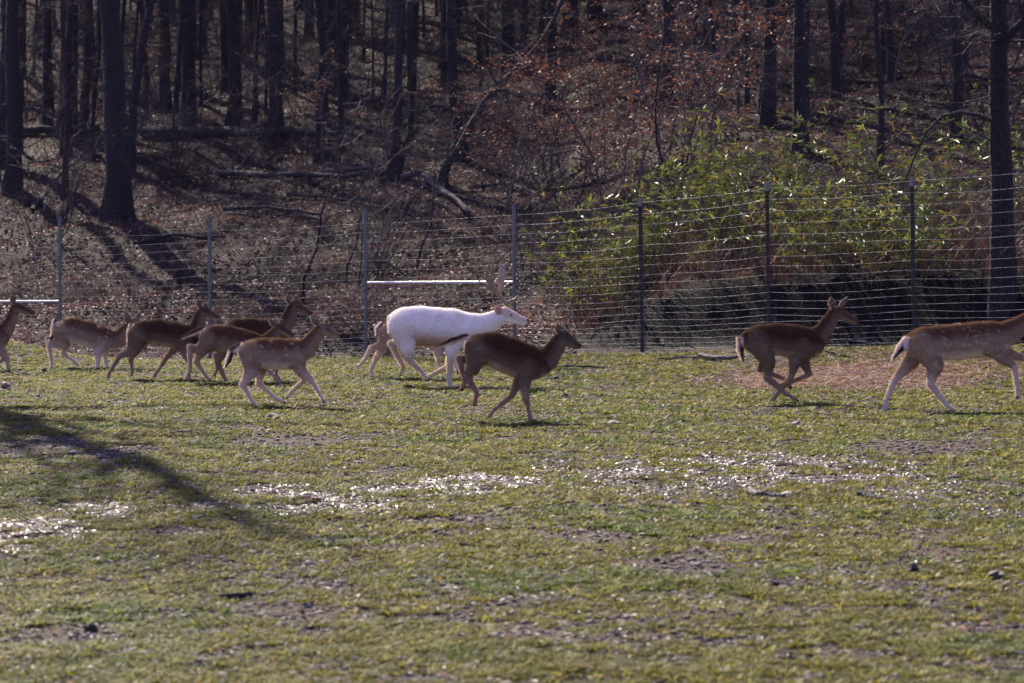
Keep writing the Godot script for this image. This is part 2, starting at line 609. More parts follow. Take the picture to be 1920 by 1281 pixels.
func build_litter():
	var r := RandomNumberGenerator.new()
	r.seed = 5
	var kinds := []
	for k in 3:
		var mb := MB.new()
		var col := Color.WHITE
		var wdt: float = [0.30, 0.38, 0.24][k]
		var rise: float = [0.12, 0.2, 0.28][k]
		var a := Vector3(-0.5, rise * 0.6, 0)
		var b := Vector3(0.5, rise, 0.05)
		var m := Vector3(0, 0, 0)
		var l := Vector3(-0.05, rise * 0.8, wdt)
		var q := Vector3(0.05, rise * 0.5, -wdt)
		mb.face(a, l, m, col); mb.face(l, b, m, col); mb.face(b, q, m, col); mb.face(q, a, m, col)
		kinds.append(mb.mesh())
	var bufs := [PackedFloat32Array(), PackedFloat32Array(), PackedFloat32Array()]
	for i in 270000:
		var d := 40.0 * pow(3.9, r.randf())
		var x := r.randf_range(-1.0, 1.0) * (0.182 * d + 4.0)
		var z := -d
		var t := beyond(x, z)
		if t < r.randf_range(-0.5, 0.6): continue
		if t < 1.7 and x > 1.0 and r.randf() < 0.96: continue
		if patch_noise.get_noise_2d(x * 0.8, z * 0.8) < r.randf_range(-0.9, -0.1): continue
		if x > 1.2 and t < 8.0 and r.randf() < 0.65: continue
		var s := r.randf_range(0.055, 0.12) * (1.0 + 0.004 * (d - 45.0))
		var q := Basis(Vector3(r.randfn(), r.randfn() * 0.3, r.randfn()).normalized(), r.randfn(0.0, 0.45)) * Basis(Vector3.UP, r.randf() * TAU)
		var c := Color(0.078, 0.052, 0.054).lerp(Color(0.28, 0.215, 0.21), pow(r.randf(), 3.6)).lerp(Color(0.026, 0.019, 0.021), pow(r.randf(), 1.2))
		c *= 0.4 + 1.6 * smoothstep(-0.25, 0.4, patch_noise.get_noise_2d(x * 0.35 + 20.0, z * 0.35))  # broad leaf drifts, whose tone also paints lit and shaded patches
		push(bufs[i % 3], q.scaled(Vector3.ONE * s), stand(x, z) + Vector3(0, r.randf_range(0.005, 0.04), 0), c)
	for k in 3:
		scatter("leaf_litter", kinds[k], M.dead_leaf, bufs[k])


# ---------------------------------------------------------------- trees
func branch(mb: MB, r: RandomNumberGenerator, from: Vector3, dir: Vector3, length: float, rad: float, sides: int, droop: float, col: Color, segs := 4) -> PackedVector3Array:
	var pts := PackedVector3Array([from])
	var rr := PackedFloat32Array([rad])
	var d := dir
	for i in segs:
		d = (d + Vector3(r.randfn(), r.randfn(), r.randfn()) * 0.2 + Vector3(0, droop, 0)).normalized()
		pts.append(pts[i] + d * length / segs)
		rr.append(maxf(rad * (1.0 - 0.85 * (i + 1.0) / segs), 0.0025))
	mb.tube(pts, rr, sides, col, null, 0.0, null, false)
	return pts


func twigs_on(tw: MB, r: RandomNumberGenerator, pts: PackedVector3Array, count: int, length: float, rad: float, col: Color, fine := 2):
	for k in count:
		var i := r.randi_range(1, pts.size() - 1)
		var a := pts[i - 1].lerp(pts[i], r.randf())
		var along := (pts[i] - pts[i - 1]).normalized()
		var d := (along * 0.8 + Vector3(r.randfn(), r.randfn() * 0.7 + 0.15, r.randfn()).normalized() * 0.8).normalized()
		var q := branch(tw, r, a, d, length * r.randf_range(0.5, 1.2), rad, 3, 0.03, col, 2)
		for f in fine:
			var s := q[1].lerp(q[2], r.randf())
			var e := ((q[2] - q[1]).normalized() + Vector3(r.randfn(), r.randfn(), r.randfn()) * 0.55).normalized()
			branch(tw, r, s, e, length * r.randf_range(0.25, 0.6), rad * 0.55, 3, 0.0, col, 1)


func path_at(path: PackedVector3Array, t: float) -> Vector3:
	var k := clampf(t, 0.0, 0.9999) * (path.size() - 1)
	var i := int(k)
	return path[i].lerp(path[i + 1], k - i)


# path in metres above the tree's foot; parts: trunk, limbs, twigs
func grow(o: Node3D, r: RandomNumberGenerator, path: PackedVector3Array, r0: float, tint: Color, low := 6, limbs := 14, sides := 10, flare := 1.55):
	var h := path[path.size() - 1].y
	var radii := PackedFloat32Array()
	var smooth_path := PackedVector3Array()
	var steps := maxi(18, int(h * 2.2))
	for i in steps + 1:
		var t := float(i) / steps
		var p := path_at(path, t)
		p += Vector3(rough_noise.get_noise_2d(p.y * 3.0, r0 * 900.0), 0, rough_noise.get_noise_2d(p.y * 3.0, r0 * 900.0 + 50.0)) * 0.12 * smoothstep(0.0, 2.0, p.y)
		smooth_path.append(p)
		var y := p.y
		radii.append(r0 * (1.0 - 0.82 * t) * (1.0 + (flare - 1.0) * exp(-maxf(y, 0.0) / 0.35)))
	smooth_path[0].y -= 0.35
	var tr := MB.new()
	tr.tube(smooth_path, radii, sides, tint, tint * 1.25, 0.22, rough_noise)
	obj("trunk", tr.mesh(), M.bark, o)
	var lb := MB.new()
	var tw := MB.new()
	var twig_col := tint * 1.25
	for k in limbs:
		var t := lerpf(0.38, 0.98, (k + r.randf()) / limbs)
		var a := r.randf() * TAU
		var up := r.randf_range(0.3, 1.0)
		var d := Vector3(cos(a), up, sin(a)).normalized()
		var rad := maxf(r0 * (1.0 - 0.82 * t) * r.randf_range(0.3, 0.6), 0.008)
		var q := branch(lb, r, path_at(smooth_path, t), d, (1.1 - t) * h * r.randf_range(0.3, 0.5) + 0.5, rad, 5, 0.12, tint, 5)
		twigs_on(tw, r, q, 12, 0.9 + 0.04 * h, 0.009, twig_col, 4)
	for k in low:
		var y := r.randf_range(0.8, minf(6.5, h * 0.6))
		var a := r.randf() * TAU
		var d := Vector3(cos(a), r.randf_range(-0.25, 0.35), sin(a)).normalized()
		var q := branch(lb, r, path_at(smooth_path, y / h), d, r.randf_range(0.6, 2.0), r.randf_range(0.008, 0.018), 4, -0.02, tint, 4)
		twigs_on(tw, r, q, 6, 0.5, 0.005, twig_col, 3)
	if lb.v.size(): tag(obj("limbs", lb.mesh(), M.bark, o), "", "", "", "stuff")
	if tw.v.size(): tag(obj("twigs", tw.mesh(), M.twig, o), "", "", "", "stuff")


func straight_path(r: RandomNumberGenerator, h: float, lean := 0.03) -> PackedVector3Array:
	var p := PackedVector3Array()
	var d := Vector3(r.randfn(), 0, r.randfn()) * lean
	for i in 9:
		var y := h * i / 8.0
		p.append(Vector3(d.x * y + r.randfn() * 0.02 * y * 0.3, y, d.z * y + r.randfn() * 0.02 * y * 0.3))
	return p


func hero(called: String, label: String, category: String, bx: float, by: float, wpx: float, tops: Array, seed_: int, low := 7, limbs := 12, tint := Color(0.04, 0.036, 0.041), max_h := 26.0, flare := 1.55, limb := []) -> Node3D:
	# foot at a place in the photo; tops: further points of the trunk, as they stand above it
	var foot := on_ground(bx, by)
	var d := -foot.z
	var o := thing(called, foot, label, category)
	var r := RandomNumberGenerator.new()
	r.seed = seed_
	var path := PackedVector3Array([Vector3.ZERO])
	for q in tops:
		path.append(at_depth(q[0], q[1], d + q[2]) - foot)
	var h := clampf((d - 43.0) / 1.12, 7.0, max_h)
	var n := path.size()
	var last := path[n - 1]
	var dir := (last - path[n - 2]).normalized()
	if last.y < h and dir.y > 0.4:
		for i in 3:
			dir = (dir + Vector3(0, 0.35, 0)).normalized()
			last += dir * (h - path[n - 1].y) / 3.0 / dir.y
			path.append(last)
	grow(o, r, path, wpx * d / FOCAL / 2.0, tint, low, limbs, 12, flare)
	if limb:
		var lp := PackedVector3Array()
		var lr := PackedFloat32Array()
		for q in limb:
			lp.append(at_depth(q[0], q[1], d - q[2]) - foot)
			lr.append(0.032 - 0.024 * lr.size() / limb.size())
		var mb := MB.new()
		mb.tube(lp, lr, 8, tint * 2.2)
		obj("drooping_limb", mb.mesh(), M.bark, o)
	return o


func build_trees():
	var r := RandomNumberGenerator.new()
	r.seed = 21
	var dark := Color(0.05, 0.045, 0.05)
	hero("broad_tree", "broad dark trunk rising left of centre-left, widest in the wood behind the fence", "tree", 222, 412, 52, [[212, 200, 0], [203, 0, 0]], 1, 5, 14)
	hero("oak_tree", "straight dark trunk nearest the photo's left edge, flaring at its foot", "tree", 24, 362, 32, [[27, 180, 0], [26, 0, 0]], 2, 6)
	hero("leaning_tree", "slender dark trunk leaning right beside the broad trunk", "tree", 243, 330, 19, [[250, 200, 0.3], [268, 100, 0.6], [287, 0, 1.0]], 3, 8, 9)
	hero("oak_tree", "medium dark trunk between the left edge tree and the broad trunk", "tree", 128, 250, 36, [[130, 0, 0]], 4, 8)
	hero("young_tree", "thin rust-brown sapling trunk standing before lit leaves left of the broad trunk", "tree", 122, 372, 13, [[121, 300, 0], [122, 200, 0], [118, 60, 0]], 5, 6, 7, Color(0.085, 0.045, 0.04))
	hero("oak_tree", "grey trunk with a dark rotten foot above the long mossy log", "tree", 440, 238, 27, [[438, 100, 0], [435, 0, 0]], 6, 9)
	hero("oak_tree", "dark trunk with a thick foot right of the rotten-footed grey trunk", "tree", 517, 252, 28, [[514, 120, 0], [514, 0, 0]], 7, 8)
	hero("young_tree", "slim curved dark trunk ending at sunlit leaves above the thin log", "tree", 598, 302, 16, [[600, 180, 0], [603, 90, 0], [592, 0, 0]], 8, 8, 9)
	hero("oak_tree", "straight dark trunk with spreading roots beside the fallen pale root", "tree", 740, 335, 20, [[744, 200, 0], [745, 0, 0]], 9, 9, 12, Color(0.062, 0.055, 0.06), 24.0, 2.2)
	hero("crooked_tree", "thin crooked trunk forking away from the rooted straight trunk", "tree", 742, 336, 13, [[768, 250, 0.2], [772, 190, 0.4], [766, 120, 0.3], [768, 0, 0.3]], 10, 8, 8)
	hero("oak_tree", "upright trunk behind the bent mossy tree in the middle of the wood", "tree", 866, 300, 26, [[852, 150, 0], [848, 0, 0]], 11, 9)
	hero("bent_tree", "bent mossy trunk bowing left at its foot and leaning right above", "tree", 828, 358, 19, [[836, 310, 0.1], [858, 285, 0.3], [888, 230, 0.6], [915, 185, 0.8], [960, 138, 1.2], [1008, 90, 1.6], [1040, 30, 2.0]], 12, 12, 8, Color(0.052, 0.05, 0.04), 12.0, 1.3)
	hero("oak_tree", "straight dark trunk above the middle of the green thicket", "tree", 1441, 236, 27, [[1440, 0, 0]], 13, 9)
	hero("oak_tree", "dark trunk in front of the orange-leaved bank, right of the one above the thicket", "tree", 1502, 285, 28, [[1500, 100, 0], [1500, 0, 0]], 14, 9)
	hero("big_tree", "big black trunk rising from the bank at the photo's right end", "tree", 1882, 566, 50, [[1878, 350, 0], [1872, 150, 0], [1872, 0, 0]], 15, 22, 12, Color(0.035, 0.033, 0.034), 9.0, 1.25, [[1864, 228, 0.0], [1835, 216, 0.3], [1800, 210, 0.4], [1766, 218, 0.5], [1738, 246, 0.5], [1712, 300, 0.4], [1700, 335, 0.3]])
	hero("oak_tree", "dark straight trunk next left of the big black trunk at right", "tree", 1793, 260, 20, [[1794, 100, 0], [1790, 0, 0]], 16, 9)
	hero("young_tree", "thin dark trunk rising out of the thicket's right half", "tree", 1652, 330, 13, [[1648, 200, 0], [1642, 0, 0]], 17, 9, 8)
	hero("oak_tree", "dark trunk standing just right of the orange beech scrub", "tree", 1252, 190, 25, [[1250, 0, 0]], 18, 9)
	hero("oak_tree", "grey trunk half hidden by orange beech scrub in the wood's middle", "tree", 1032, 210, 22, [[1030, 0, 0]], 19, 9)
	hero("young_tree", "slim upright trunk between the curved slim trunk and the rooted trunk", "tree", 640, 280, 12, [[637, 100, 0], [636, 0, 0]], 20, 8, 8)
	hero("young_tree", "slim trunk right of the broad trunk before the upper lit leaves", "tree", 352, 235, 13, [[350, 100, 0], [340, 0, 0]], 22, 8, 8)
	# the tree whose shadow crosses the pasture stands left of the view
	var shade := thing("pasture_tree", stand(-10.1, -44.6), "tall bare tree at the pasture's left edge, casting the long shadow", "tree")
	var sr := RandomNumberGenerator.new()
	sr.seed = 77
	grow(shade, sr, straight_path(sr, 22.0, 0.01), 0.44, dark, 2, 26, 12)
	var fork := MB.new()
	var fp := branch(fork, sr, Vector3(0, 8.5, 0), Vector3(-0.3, 1, 0.1).normalized(), 10.0, 0.28, 10, 0.05, dark, 6)
	branch(fork, sr, fp[2], Vector3(0.6, 0.8, 0.2).normalized(), 6.0, 0.2, 8, 0.05, dark, 5)
	tag(obj("fork", fork.mesh(), M.bark, shade), "", "", "", "stuff")
	# further trees: five kinds, each copied
	var kinds := []
	for k in 6:
		var hgt: float = [19.0, 16.0, 21.0, 12.0, 9.0, 14.0][k]
		var foot_r: float = [0.19, 0.15, 0.24, 0.10, 0.065, 0.12][k]
		var p: Node3D = thing("wood_tree", Vector3.ZERO, "x", "tree")
		var q := RandomNumberGenerator.new()
		q.seed = 200 + k
		grow(p, q, straight_path(q, hgt, [0.01, 0.03, 0.012, 0.05, 0.06, 0.03][k]), foot_r, Color(0.042, 0.037, 0.042) * [1.0, 0.85, 0.8, 1.1, 1.2, 0.9][k], 10, [13, 12, 13, 10, 8, 11][k], 8)
		kinds.append([p, hgt])
	var extra := 70
	var firsts := [true, true, true, true, true, true]
	var spots := []
	var n := 0
	var tries := 0
	while n < 295 and tries < 9000:
		tries += 1
		var d := 74.0 + 95.0 * pow(r.randf(), 0.9)
		var x := r.randf_range(-0.2, 0.186) * d
		if x < 2.0 and d < 82.0: continue
		if n < extra:
			d = r.randf_range(62.0, 100.0)
			x = r.randf_range(0.055, 0.18) * d
		var p := stand(x, -d)
		var close := false
		for s in spots:
			if Vector2(s.x - p.x, s.z - p.z).length() < 1.2: close = true
		if close: continue
		var room := clampf((d - 43.0) / 1.1, 7.0, 24.0)
		var k := r.randi_range(0, 5)
		if d < 84.0: k = 4 if r.randf() < 0.6 else 3
		var sc := r.randf_range(0.85, 1.15)
		if kinds[k][1] * sc > room: k = 4 if room < 11.0 else 3
		if kinds[k][1] * sc > room: sc = room / kinds[k][1]
		spots.append(p)
		var label: String = ["straight bare grey trunk upslope", "dark leaning trunk upslope", "stout bare dark trunk upslope", "slender bare grey tree upslope", "thin bare pole-like tree upslope", "medium bare trunk upslope"][k]
		var grp: String = ["straight grey trunks on the slope", "leaning trunks on the slope", "stout trunks on the slope", "slender trees on the slope", "pole trees on the slope", "medium trunks on the slope"][k]
		if firsts[k]:
			firsts[k] = false
			var o: Node3D = kinds[k][0]
			o.position = p
			o.rotation.y = r.randf() * TAU
			tag(o, label, "tree", grp)
			repeat(o, label)
		else:
			repeat(dup(kinds[k][0], p, r.randf() * TAU, sc, label, grp), label)
		n += 1
	var poles := []
	for k in 3:
		var o: Node3D = thing("pole_tree", Vector3.ZERO, "x", "tree")
		var q := RandomNumberGenerator.new()
		q.seed = 250 + k
		grow(o, q, straight_path(q, [11.0, 13.0, 9.0][k], 0.05), [0.06, 0.08, 0.045][k], Color(0.034, 0.03, 0.034), 16, [9, 10, 8][k], 6)
		poles.append(o)
	var pf := [true, true, true]
	for i in 296:
		var d := 80.0 + 88.0 * pow(r.randf(), 0.9)
		var x := r.randf_range(-0.185, 0.185) * d
		var k := r.randi_range(0, 2)
		var label: String = ["far slim bare tree", "far tall slim bare tree", "far short slim bare tree"][k]
		var grp: String = ["far slim trees", "far tall slim trees", "far short slim trees"][k]
		if pf[k]:
			pf[k] = false
			poles[k].position = stand(x, -d)
			tag(poles[k], label, "tree", grp)
			repeat(poles[k], label)
		else:
			repeat(dup(poles[k], stand(x, -d), r.randf() * TAU, r.randf_range(0.8, 1.25), label, grp), label)
	# saplings and bare brush
	var sap := []
	for k in 4:
		var o: Node3D = thing("bare_sapling", Vector3.ZERO, "x", "sapling")
		var q := RandomNumberGenerator.new()
		q.seed = 300 + k
		var st := MB.new()
		var tw := MB.new()
		for s in [1, 3, 2, 5][k]:
			var col := Color(0.05, 0.04, 0.042) * q.randf_range(0.7, 1.5)
			var hgt: float = [4.5, 3.0, 3.8, 2.2][k] * q.randf_range(0.7, 1.1)
			var a := q.randf() * TAU
			var pts := branch(st, q, Vector3(q.randfn() * 0.05, -0.1, q.randfn() * 0.05), Vector3(cos(a) * 0.3, 1, sin(a) * 0.3).normalized(), hgt, [0.028, 0.014, 0.018, 0.01][k], 5, 0.05, col, 7)
			twigs_on(tw, q, pts, [26, 14, 18, 9][k], 0.75, 0.006, col * 1.3, 4)
		obj("stem", st.mesh(), M.bark, o)
		tag(obj("twigs", tw.mesh(), M.twig, o), "", "", "", "stuff")
		sap.append(o)
	var sap_first := [true, true, true, true]
	for i in 280:
		var d := 54.0 + 85.0 * pow(r.randf(), 1.1)
		var x := r.randf_range(-1.0, 1.0) * (0.183 * d + 1.3)
		if beyond(x, -d) < 2.5 or (x < 0.0 and d < 78.0 and r.randf() < 0.7): continue
		var k := r.randi_range(0, 3)
		var label: String = ["single thin bare sapling", "three-stemmed bare sapling", "two-stemmed bare sapling", "low many-stemmed bare shrub"][k]
		var grp: String = ["single bare saplings", "three-stemmed saplings", "two-stemmed saplings", "bare shrubs"][k]
		if sap_first[k]:
			sap_first[k] = false
			sap[k].position = stand(x, -d)
			tag(sap[k], label, "sapling", grp)
			repeat(sap[k], label)
		else:
			repeat(dup(sap[k], stand(x, -d), r.randf() * TAU, r.randf_range(0.7, 1.3), label, grp), label)
	# young beeches that keep their rust-coloured leaves
	var beech := []
	for k in 3:
		var o: Node3D = thing("beech_sapling", Vector3.ZERO, "x", "sapling")
		var q := RandomNumberGenerator.new()
		q.seed = 400 + k
		var st := MB.new()
		var lv := MB.new()
		var hgt: float = [4.2, 3.2, 5.0][k]
		var stem := branch(st, q, Vector3(0, -0.1, 0), Vector3(q.randfn() * 0.1, 1, q.randfn() * 0.1).normalized(), hgt, 0.03, 5, 0.03, Color(0.1, 0.085, 0.08), 7)
		for b in 26:
			var a := path_at(stem, q.randf_range(0.15, 1.0))
			var az := q.randf() * TAU
			var pts := branch(st, q, a, Vector3(cos(az), q.randf_range(0.0, 0.5), sin(az)).normalized(), q.randf_range(0.5, 1.5), 0.007, 3, 0.0, Color(0.1, 0.08, 0.075), 3)
			for l in 16:
				var p := path_at(pts, q.randf_range(0.25, 1.0)) + Vector3(q.randfn(), q.randfn() - 0.5, q.randfn()) * 0.05
				var dir := Vector3(q.randfn(), q.randfn() * 0.5 - 0.4, q.randfn()).normalized()
				var sd := dir.cross(Vector3(q.randfn(), q.randfn(), q.randfn())).normalized()
				var ln := q.randf_range(0.06, 0.105)
				var col := Color(0.14, 0.08, 0.052).lerp(Color(0.36, 0.22, 0.14), pow(q.randf(), 2.5)) * q.randf_range(0.4, 1.15)
				lv.face(p, p + dir * ln * 0.5 + sd * ln * 0.28, p + dir * ln, col)
				lv.face(p, p + dir * ln, p + dir * ln * 0.5 - sd * ln * 0.28 + Vector3(0, -0.008, 0), col)
		obj("stem", st.mesh(), M.twig, o)
		tag(obj("leaves", lv.mesh(), M.dead_leaf, o), "", "", "", "stuff")
		beech.append(o)
	var bf := [true, true, true]
	var bspots := []
	for i in 18:
		bspots.append([r.randf_range(940, 1400), r.randf_range(180, 390)])
	for i in 10: bspots.append([r.randf_range(900, 1200), r.randf_range(330, 420)])
	for i in 9: bspots.append([r.randf_range(1400, 1700), r.randf_range(60, 190)])
	for e in [[150, 210], [165, 215], [295, 190], [310, 165], [455, 130], [470, 115], [535, 110], [620, 190], [575, 345], [605, 345], [660, 100], [700, 90], [1880, 140], [1900, 230]]: bspots.append(e)
	for e in bspots:
		var k := r.randi_range(0, 2)
		var p := on_ground(e[0], e[1])
		var label: String = ["young beech with rust-orange dead leaves", "short beech with rust-orange dead leaves", "tall thin beech with rust-orange dead leaves"][k]
		var grp: String = ["young beeches", "short young beeches", "tall young beeches"][k]
		if bf[k]:
			bf[k] = false
			beech[k].position = p
			tag(beech[k], label, "sapling", grp)
			repeat(beech[k], label)
		else:
			repeat(dup(beech[k], p, r.randf() * TAU, r.randf_range(0.55, 1.0), label, grp), label)


func build_thicket():
	var r := RandomNumberGenerator.new()
	r.seed = 31
	var kinds := []
	for k in 4:
		var o: Node3D = thing("cane_shrub", Vector3.ZERO, "x", "shrub")
		var q := RandomNumberGenerator.new()
		q.seed = 500 + k
		var st := MB.new()
		var lv := MB.new()
		for s in [10, 9, 10, 8][k]:
			var hgt: float = [2.5, 1.6, 2.0, 1.2][k] * q.randf_range(0.6, 1.1)
			var a := q.randf() * TAU
			var stem := branch(st, q, Vector3(q.randfn() * 0.22, -0.1, q.randfn() * 0.22), Vector3(cos(a) * 0.22, 1, sin(a) * 0.22).normalized(), hgt, 0.007, 4, 0.0, Color(0.1, 0.09, 0.05), 5)
			for b in 5:
				var base := path_at(stem, q.randf_range(0.25, 1.0))
				var fan := Vector3(q.randfn(), q.randf_range(0.1, 1.0), q.randfn()).normalized()
				var tipp := base + fan * q.randf_range(0.06, 0.22)
				st.tube(PackedVector3Array([base, tipp]), PackedFloat32Array([0.003, 0.002]), 3, Color(0.11, 0.1, 0.05), null, 0.0, null, false)
				var tone := q.randf()
				for l in q.randi_range(4, 8):
					var dir := (fan * 0.8 + Vector3(q.randfn(), q.randfn() * 0.6, q.randfn()) * 0.75).normalized()
					var sd := dir.cross(Vector3.UP + Vector3(q.randfn(), 0, q.randfn()) * 0.5).normalized()
					var ln := q.randf_range(0.09, 0.2)
					var p := tipp + dir * 0.01
					var m := p + dir * ln * 0.45
					var e := p + dir * ln + Vector3(0, -ln * q.randf_range(0.0, 0.35), 0)
					var col := Color(0.06, 0.095, 0.03).lerp(Color(0.31, 0.33, 0.08), pow(tone, 1.7)) * q.randf_range(0.6, 1.2)
					if q.randf() < 0.14: col = Color(0.28, 0.17, 0.09)
					lv.face(p, m + sd * ln * 0.11, e, col)
					lv.face(p, e, m - sd * ln * 0.11 + Vector3(0, 0.006, 0), col)
		obj("canes", st.mesh(), M.twig, o)
		tag(obj("leaves", lv.mesh(), M.green_leaf, o), "", "", "", "stuff")
		kinds.append(o)
	var first := [true, true, true, true]
	var spots := []
	for i in 46:
		var px := r.randf_range(1120, 1800)
		var near := 1.05 + 5.0 * pow(r.randf(), 1.5)
		if px < 1220: near = r.randf_range(1.4, 3.6)
		spots.append([px, near])
	for e in [[1095, 2.0], [1110, 3.2], [1070, 3.0], [1150, 1.5], [1170, 2.2], [1345, 5.0], [1330, 6.0], [1480, 6.5], [1905, 5.0], [1890, 4.0]]: spots.append(e)
	for e in spots:
		var u: float = (e[0] - 960.0) / FOCAL
		var d: float = 45.2 / (1.0 + 0.747 * u) + e[1] / 0.8
		var p := stand(u * d, -d)
		var k := r.randi_range(0, 3)
		if e[1] > 3.0 and r.randf() < 0.6: k = 0
		var label: String = ["tall green-leaved cane shrub", "medium green-leaved cane shrub", "bushy green-leaved cane shrub", "low green-leaved cane shrub"][k]
		var grp: String = ["tall cane shrubs", "medium cane shrubs", "bushy cane shrubs", "low cane shrubs"][k]
		var sc := r.randf_range(0.55, 1.0)
		if first[k]:
			first[k] = false
			kinds[k].position = p
			tag(kinds[k], label, "shrub", grp)
			repeat(kinds[k], label)
		else:
			repeat(dup(kinds[k], p, r.randf() * TAU, sc, label, grp), label)
	# bare bramble tangles among the cane and along the foot of the slope
	var br := []
	for k in 3:
		var o: Node3D = thing("bramble", Vector3.ZERO, "x", "bramble")
		var q := RandomNumberGenerator.new()
		q.seed = 600 + k
		var st := MB.new()
		for s in 26:
			var a := q.randf() * TAU
			var col := Color(0.03, 0.023, 0.023).lerp(Color(0.12, 0.1, 0.095), pow(q.randf(), 3.0)) * q.randf_range(0.6, 1.2)
			var pts := branch(st, q, Vector3(q.randfn() * 0.3, -0.05, q.randfn() * 0.3), Vector3(cos(a) * 0.7, q.randf_range(0.4, 1.2), sin(a) * 0.7).normalized(), q.randf_range(0.8, 2.2), 0.005, 3, -0.09, col, 6)
			twigs_on(st, q, pts, 4, 0.3, 0.003, col, 2)
		tag(obj("stems", st.mesh(), M.twig, o), "", "", "", "stuff")
		br.append(o)
	var bfirst := [true, true, true]
	for i in 110:
		var px := r.randf_range(20, 1900)
		var near := r.randf_range(1.5, 9.0) if px < 1050 else r.randf_range(1.2, 7.0)
		if i < 60: px = r.randf_range(1050, 1900)
		var u := (px - 960.0) / FOCAL
		var d := 45.2 / (1.0 + 0.747 * u) + near / 0.8
		var k := r.randi_range(0, 2)
		var label: String = ["bare bramble tangle behind the fence", "arching bare bramble behind the fence", "dense bare bramble behind the fence"][k]
		var grp: String = ["bramble tangles", "arching brambles", "dense brambles"][k]
		var p := stand(u * d, -d)
		if bfirst[k]:
			bfirst[k] = false
			br[k].position = p
			tag(br[k], label, "bramble", grp)
			repeat(br[k], label)
		else:
			repeat(dup(br[k], p, r.randf() * TAU, r.randf_range(0.5, 0.95), label, grp), label)
	# dry rust-coloured grass under the cane
	var blade := MB.new()
	for i in 7:
		var a := TAU * i / 7.0 + r.randf()
		var dd := Vector3(cos(a), 0, sin(a))
		var sd := Vector3(-dd.z, 0, dd.x) * 0.012
		var b0 := dd * 0.04
		var m := b0 + Vector3(0, 0.5, 0) + dd * 0.12
		var e := m + Vector3(0, r.randf_range(0.1, 0.45), 0) + dd * 0.3
		blade.face(b0 - sd, b0 + sd, m, Color.WHITE)
		blade.face(m - sd * 0.7, m + sd * 0.7, e, Color.WHITE)
	var buf := PackedFloat32Array()
	for i in 2200:
		var px := 1080.0 + 840.0 * r.randf()
		var near := r.randf_range(1.1, 6.0)
		if patch_noise.get_noise_2d(px * 0.03, near * 1.5) < r.randf_range(-0.4, 0.35): continue
		var u := (px - 960.0) / FOCAL
		var d := 45.2 / (1.0 + 0.747 * u) + near / 0.8
		var s := r.randf_range(0.2, 0.7)
		push(buf, Basis(Vector3.UP, r.randf() * TAU).rotated(Vector3.RIGHT, r.randfn() * 0.15).scaled(Vector3.ONE * s), stand(u * d, -d), Color(0.08, 0.05, 0.038).lerp(Color(0.24, 0.17, 0.12), pow(r.randf(), 2.5)) * r.randf_range(0.4, 1.1))
	scatter("dry_grass", blade.mesh(), M.dead_leaf, buf)


func stick(called: String, label: String, category: String, pts: Array, wpx: float, col: Color, lift := 0.5, twiggy := 0, group := "") -> Node3D:
	# lies on the ground along points of the photo
	var foot := on_ground(pts[0][0], pts[0][1])
	var d := -foot.z
	var path := PackedVector3Array()
	var radii := PackedFloat32Array()
	var r0 := wpx * d / FOCAL / 2.0
	for i in pts.size():
		var p := on_ground(pts[i][0], pts[i][1])
		path.append(p - foot + Vector3(0, r0 * lift, 0))
	var fine := PackedVector3Array()
	for i in 13:
		var t := i / 12.0
		var p := path_at(path, t)
		p.y += rough_noise.get_noise_2d(t * 60.0, pts[0][0]) * r0 * 0.6
		fine.append(p)
		radii.append(r0 * (1.0 - 0.35 * t) * (1.0 + 0.25 * rough_noise.get_noise_2d(t * 90.0, pts[0][1])))
	var mb := MB.new()
	mb.tube(fine, radii, 9, col, col * 0.9, 0.3, rough_noise)
	var o: Node3D
	if twiggy:
		o = thing(called, foot, label, category, group)
		obj("stem", mb.mesh(), M.bark, o)
		var r := RandomNumberGenerator.new()
		r.seed = int(pts[0][0]) + 7
		var tw := MB.new()
		twigs_on(tw, r, fine, twiggy, 0.9, 0.007, col * 1.3, 3)
		tag(obj("twigs", tw.mesh(), M.twig, o), "", "", "", "stuff")
	else:
		o = tag(obj(called, mb.mesh(), M.bark), label, category, group)
		o.position = foot
	return o


func rock(called: String, label: String, category: String, px: float, py: float, wpx: float, hpx: float, col: Color, seed_: int) -> void:
	var p := on_ground(px, py)
	var s := wpx * -p.z / FOCAL
	var o := obj(called, lump(seed_, clampf(hpx / wpx, 0.15, 1.0), col), M.stone)
	o.position = p + Vector3(0, 0.45 * hpx * -p.z / FOCAL, 0)
	o.rotation.y = seed_
	o.scale = Vector3(s, s, s * 0.8)
	tag(o, label, category)


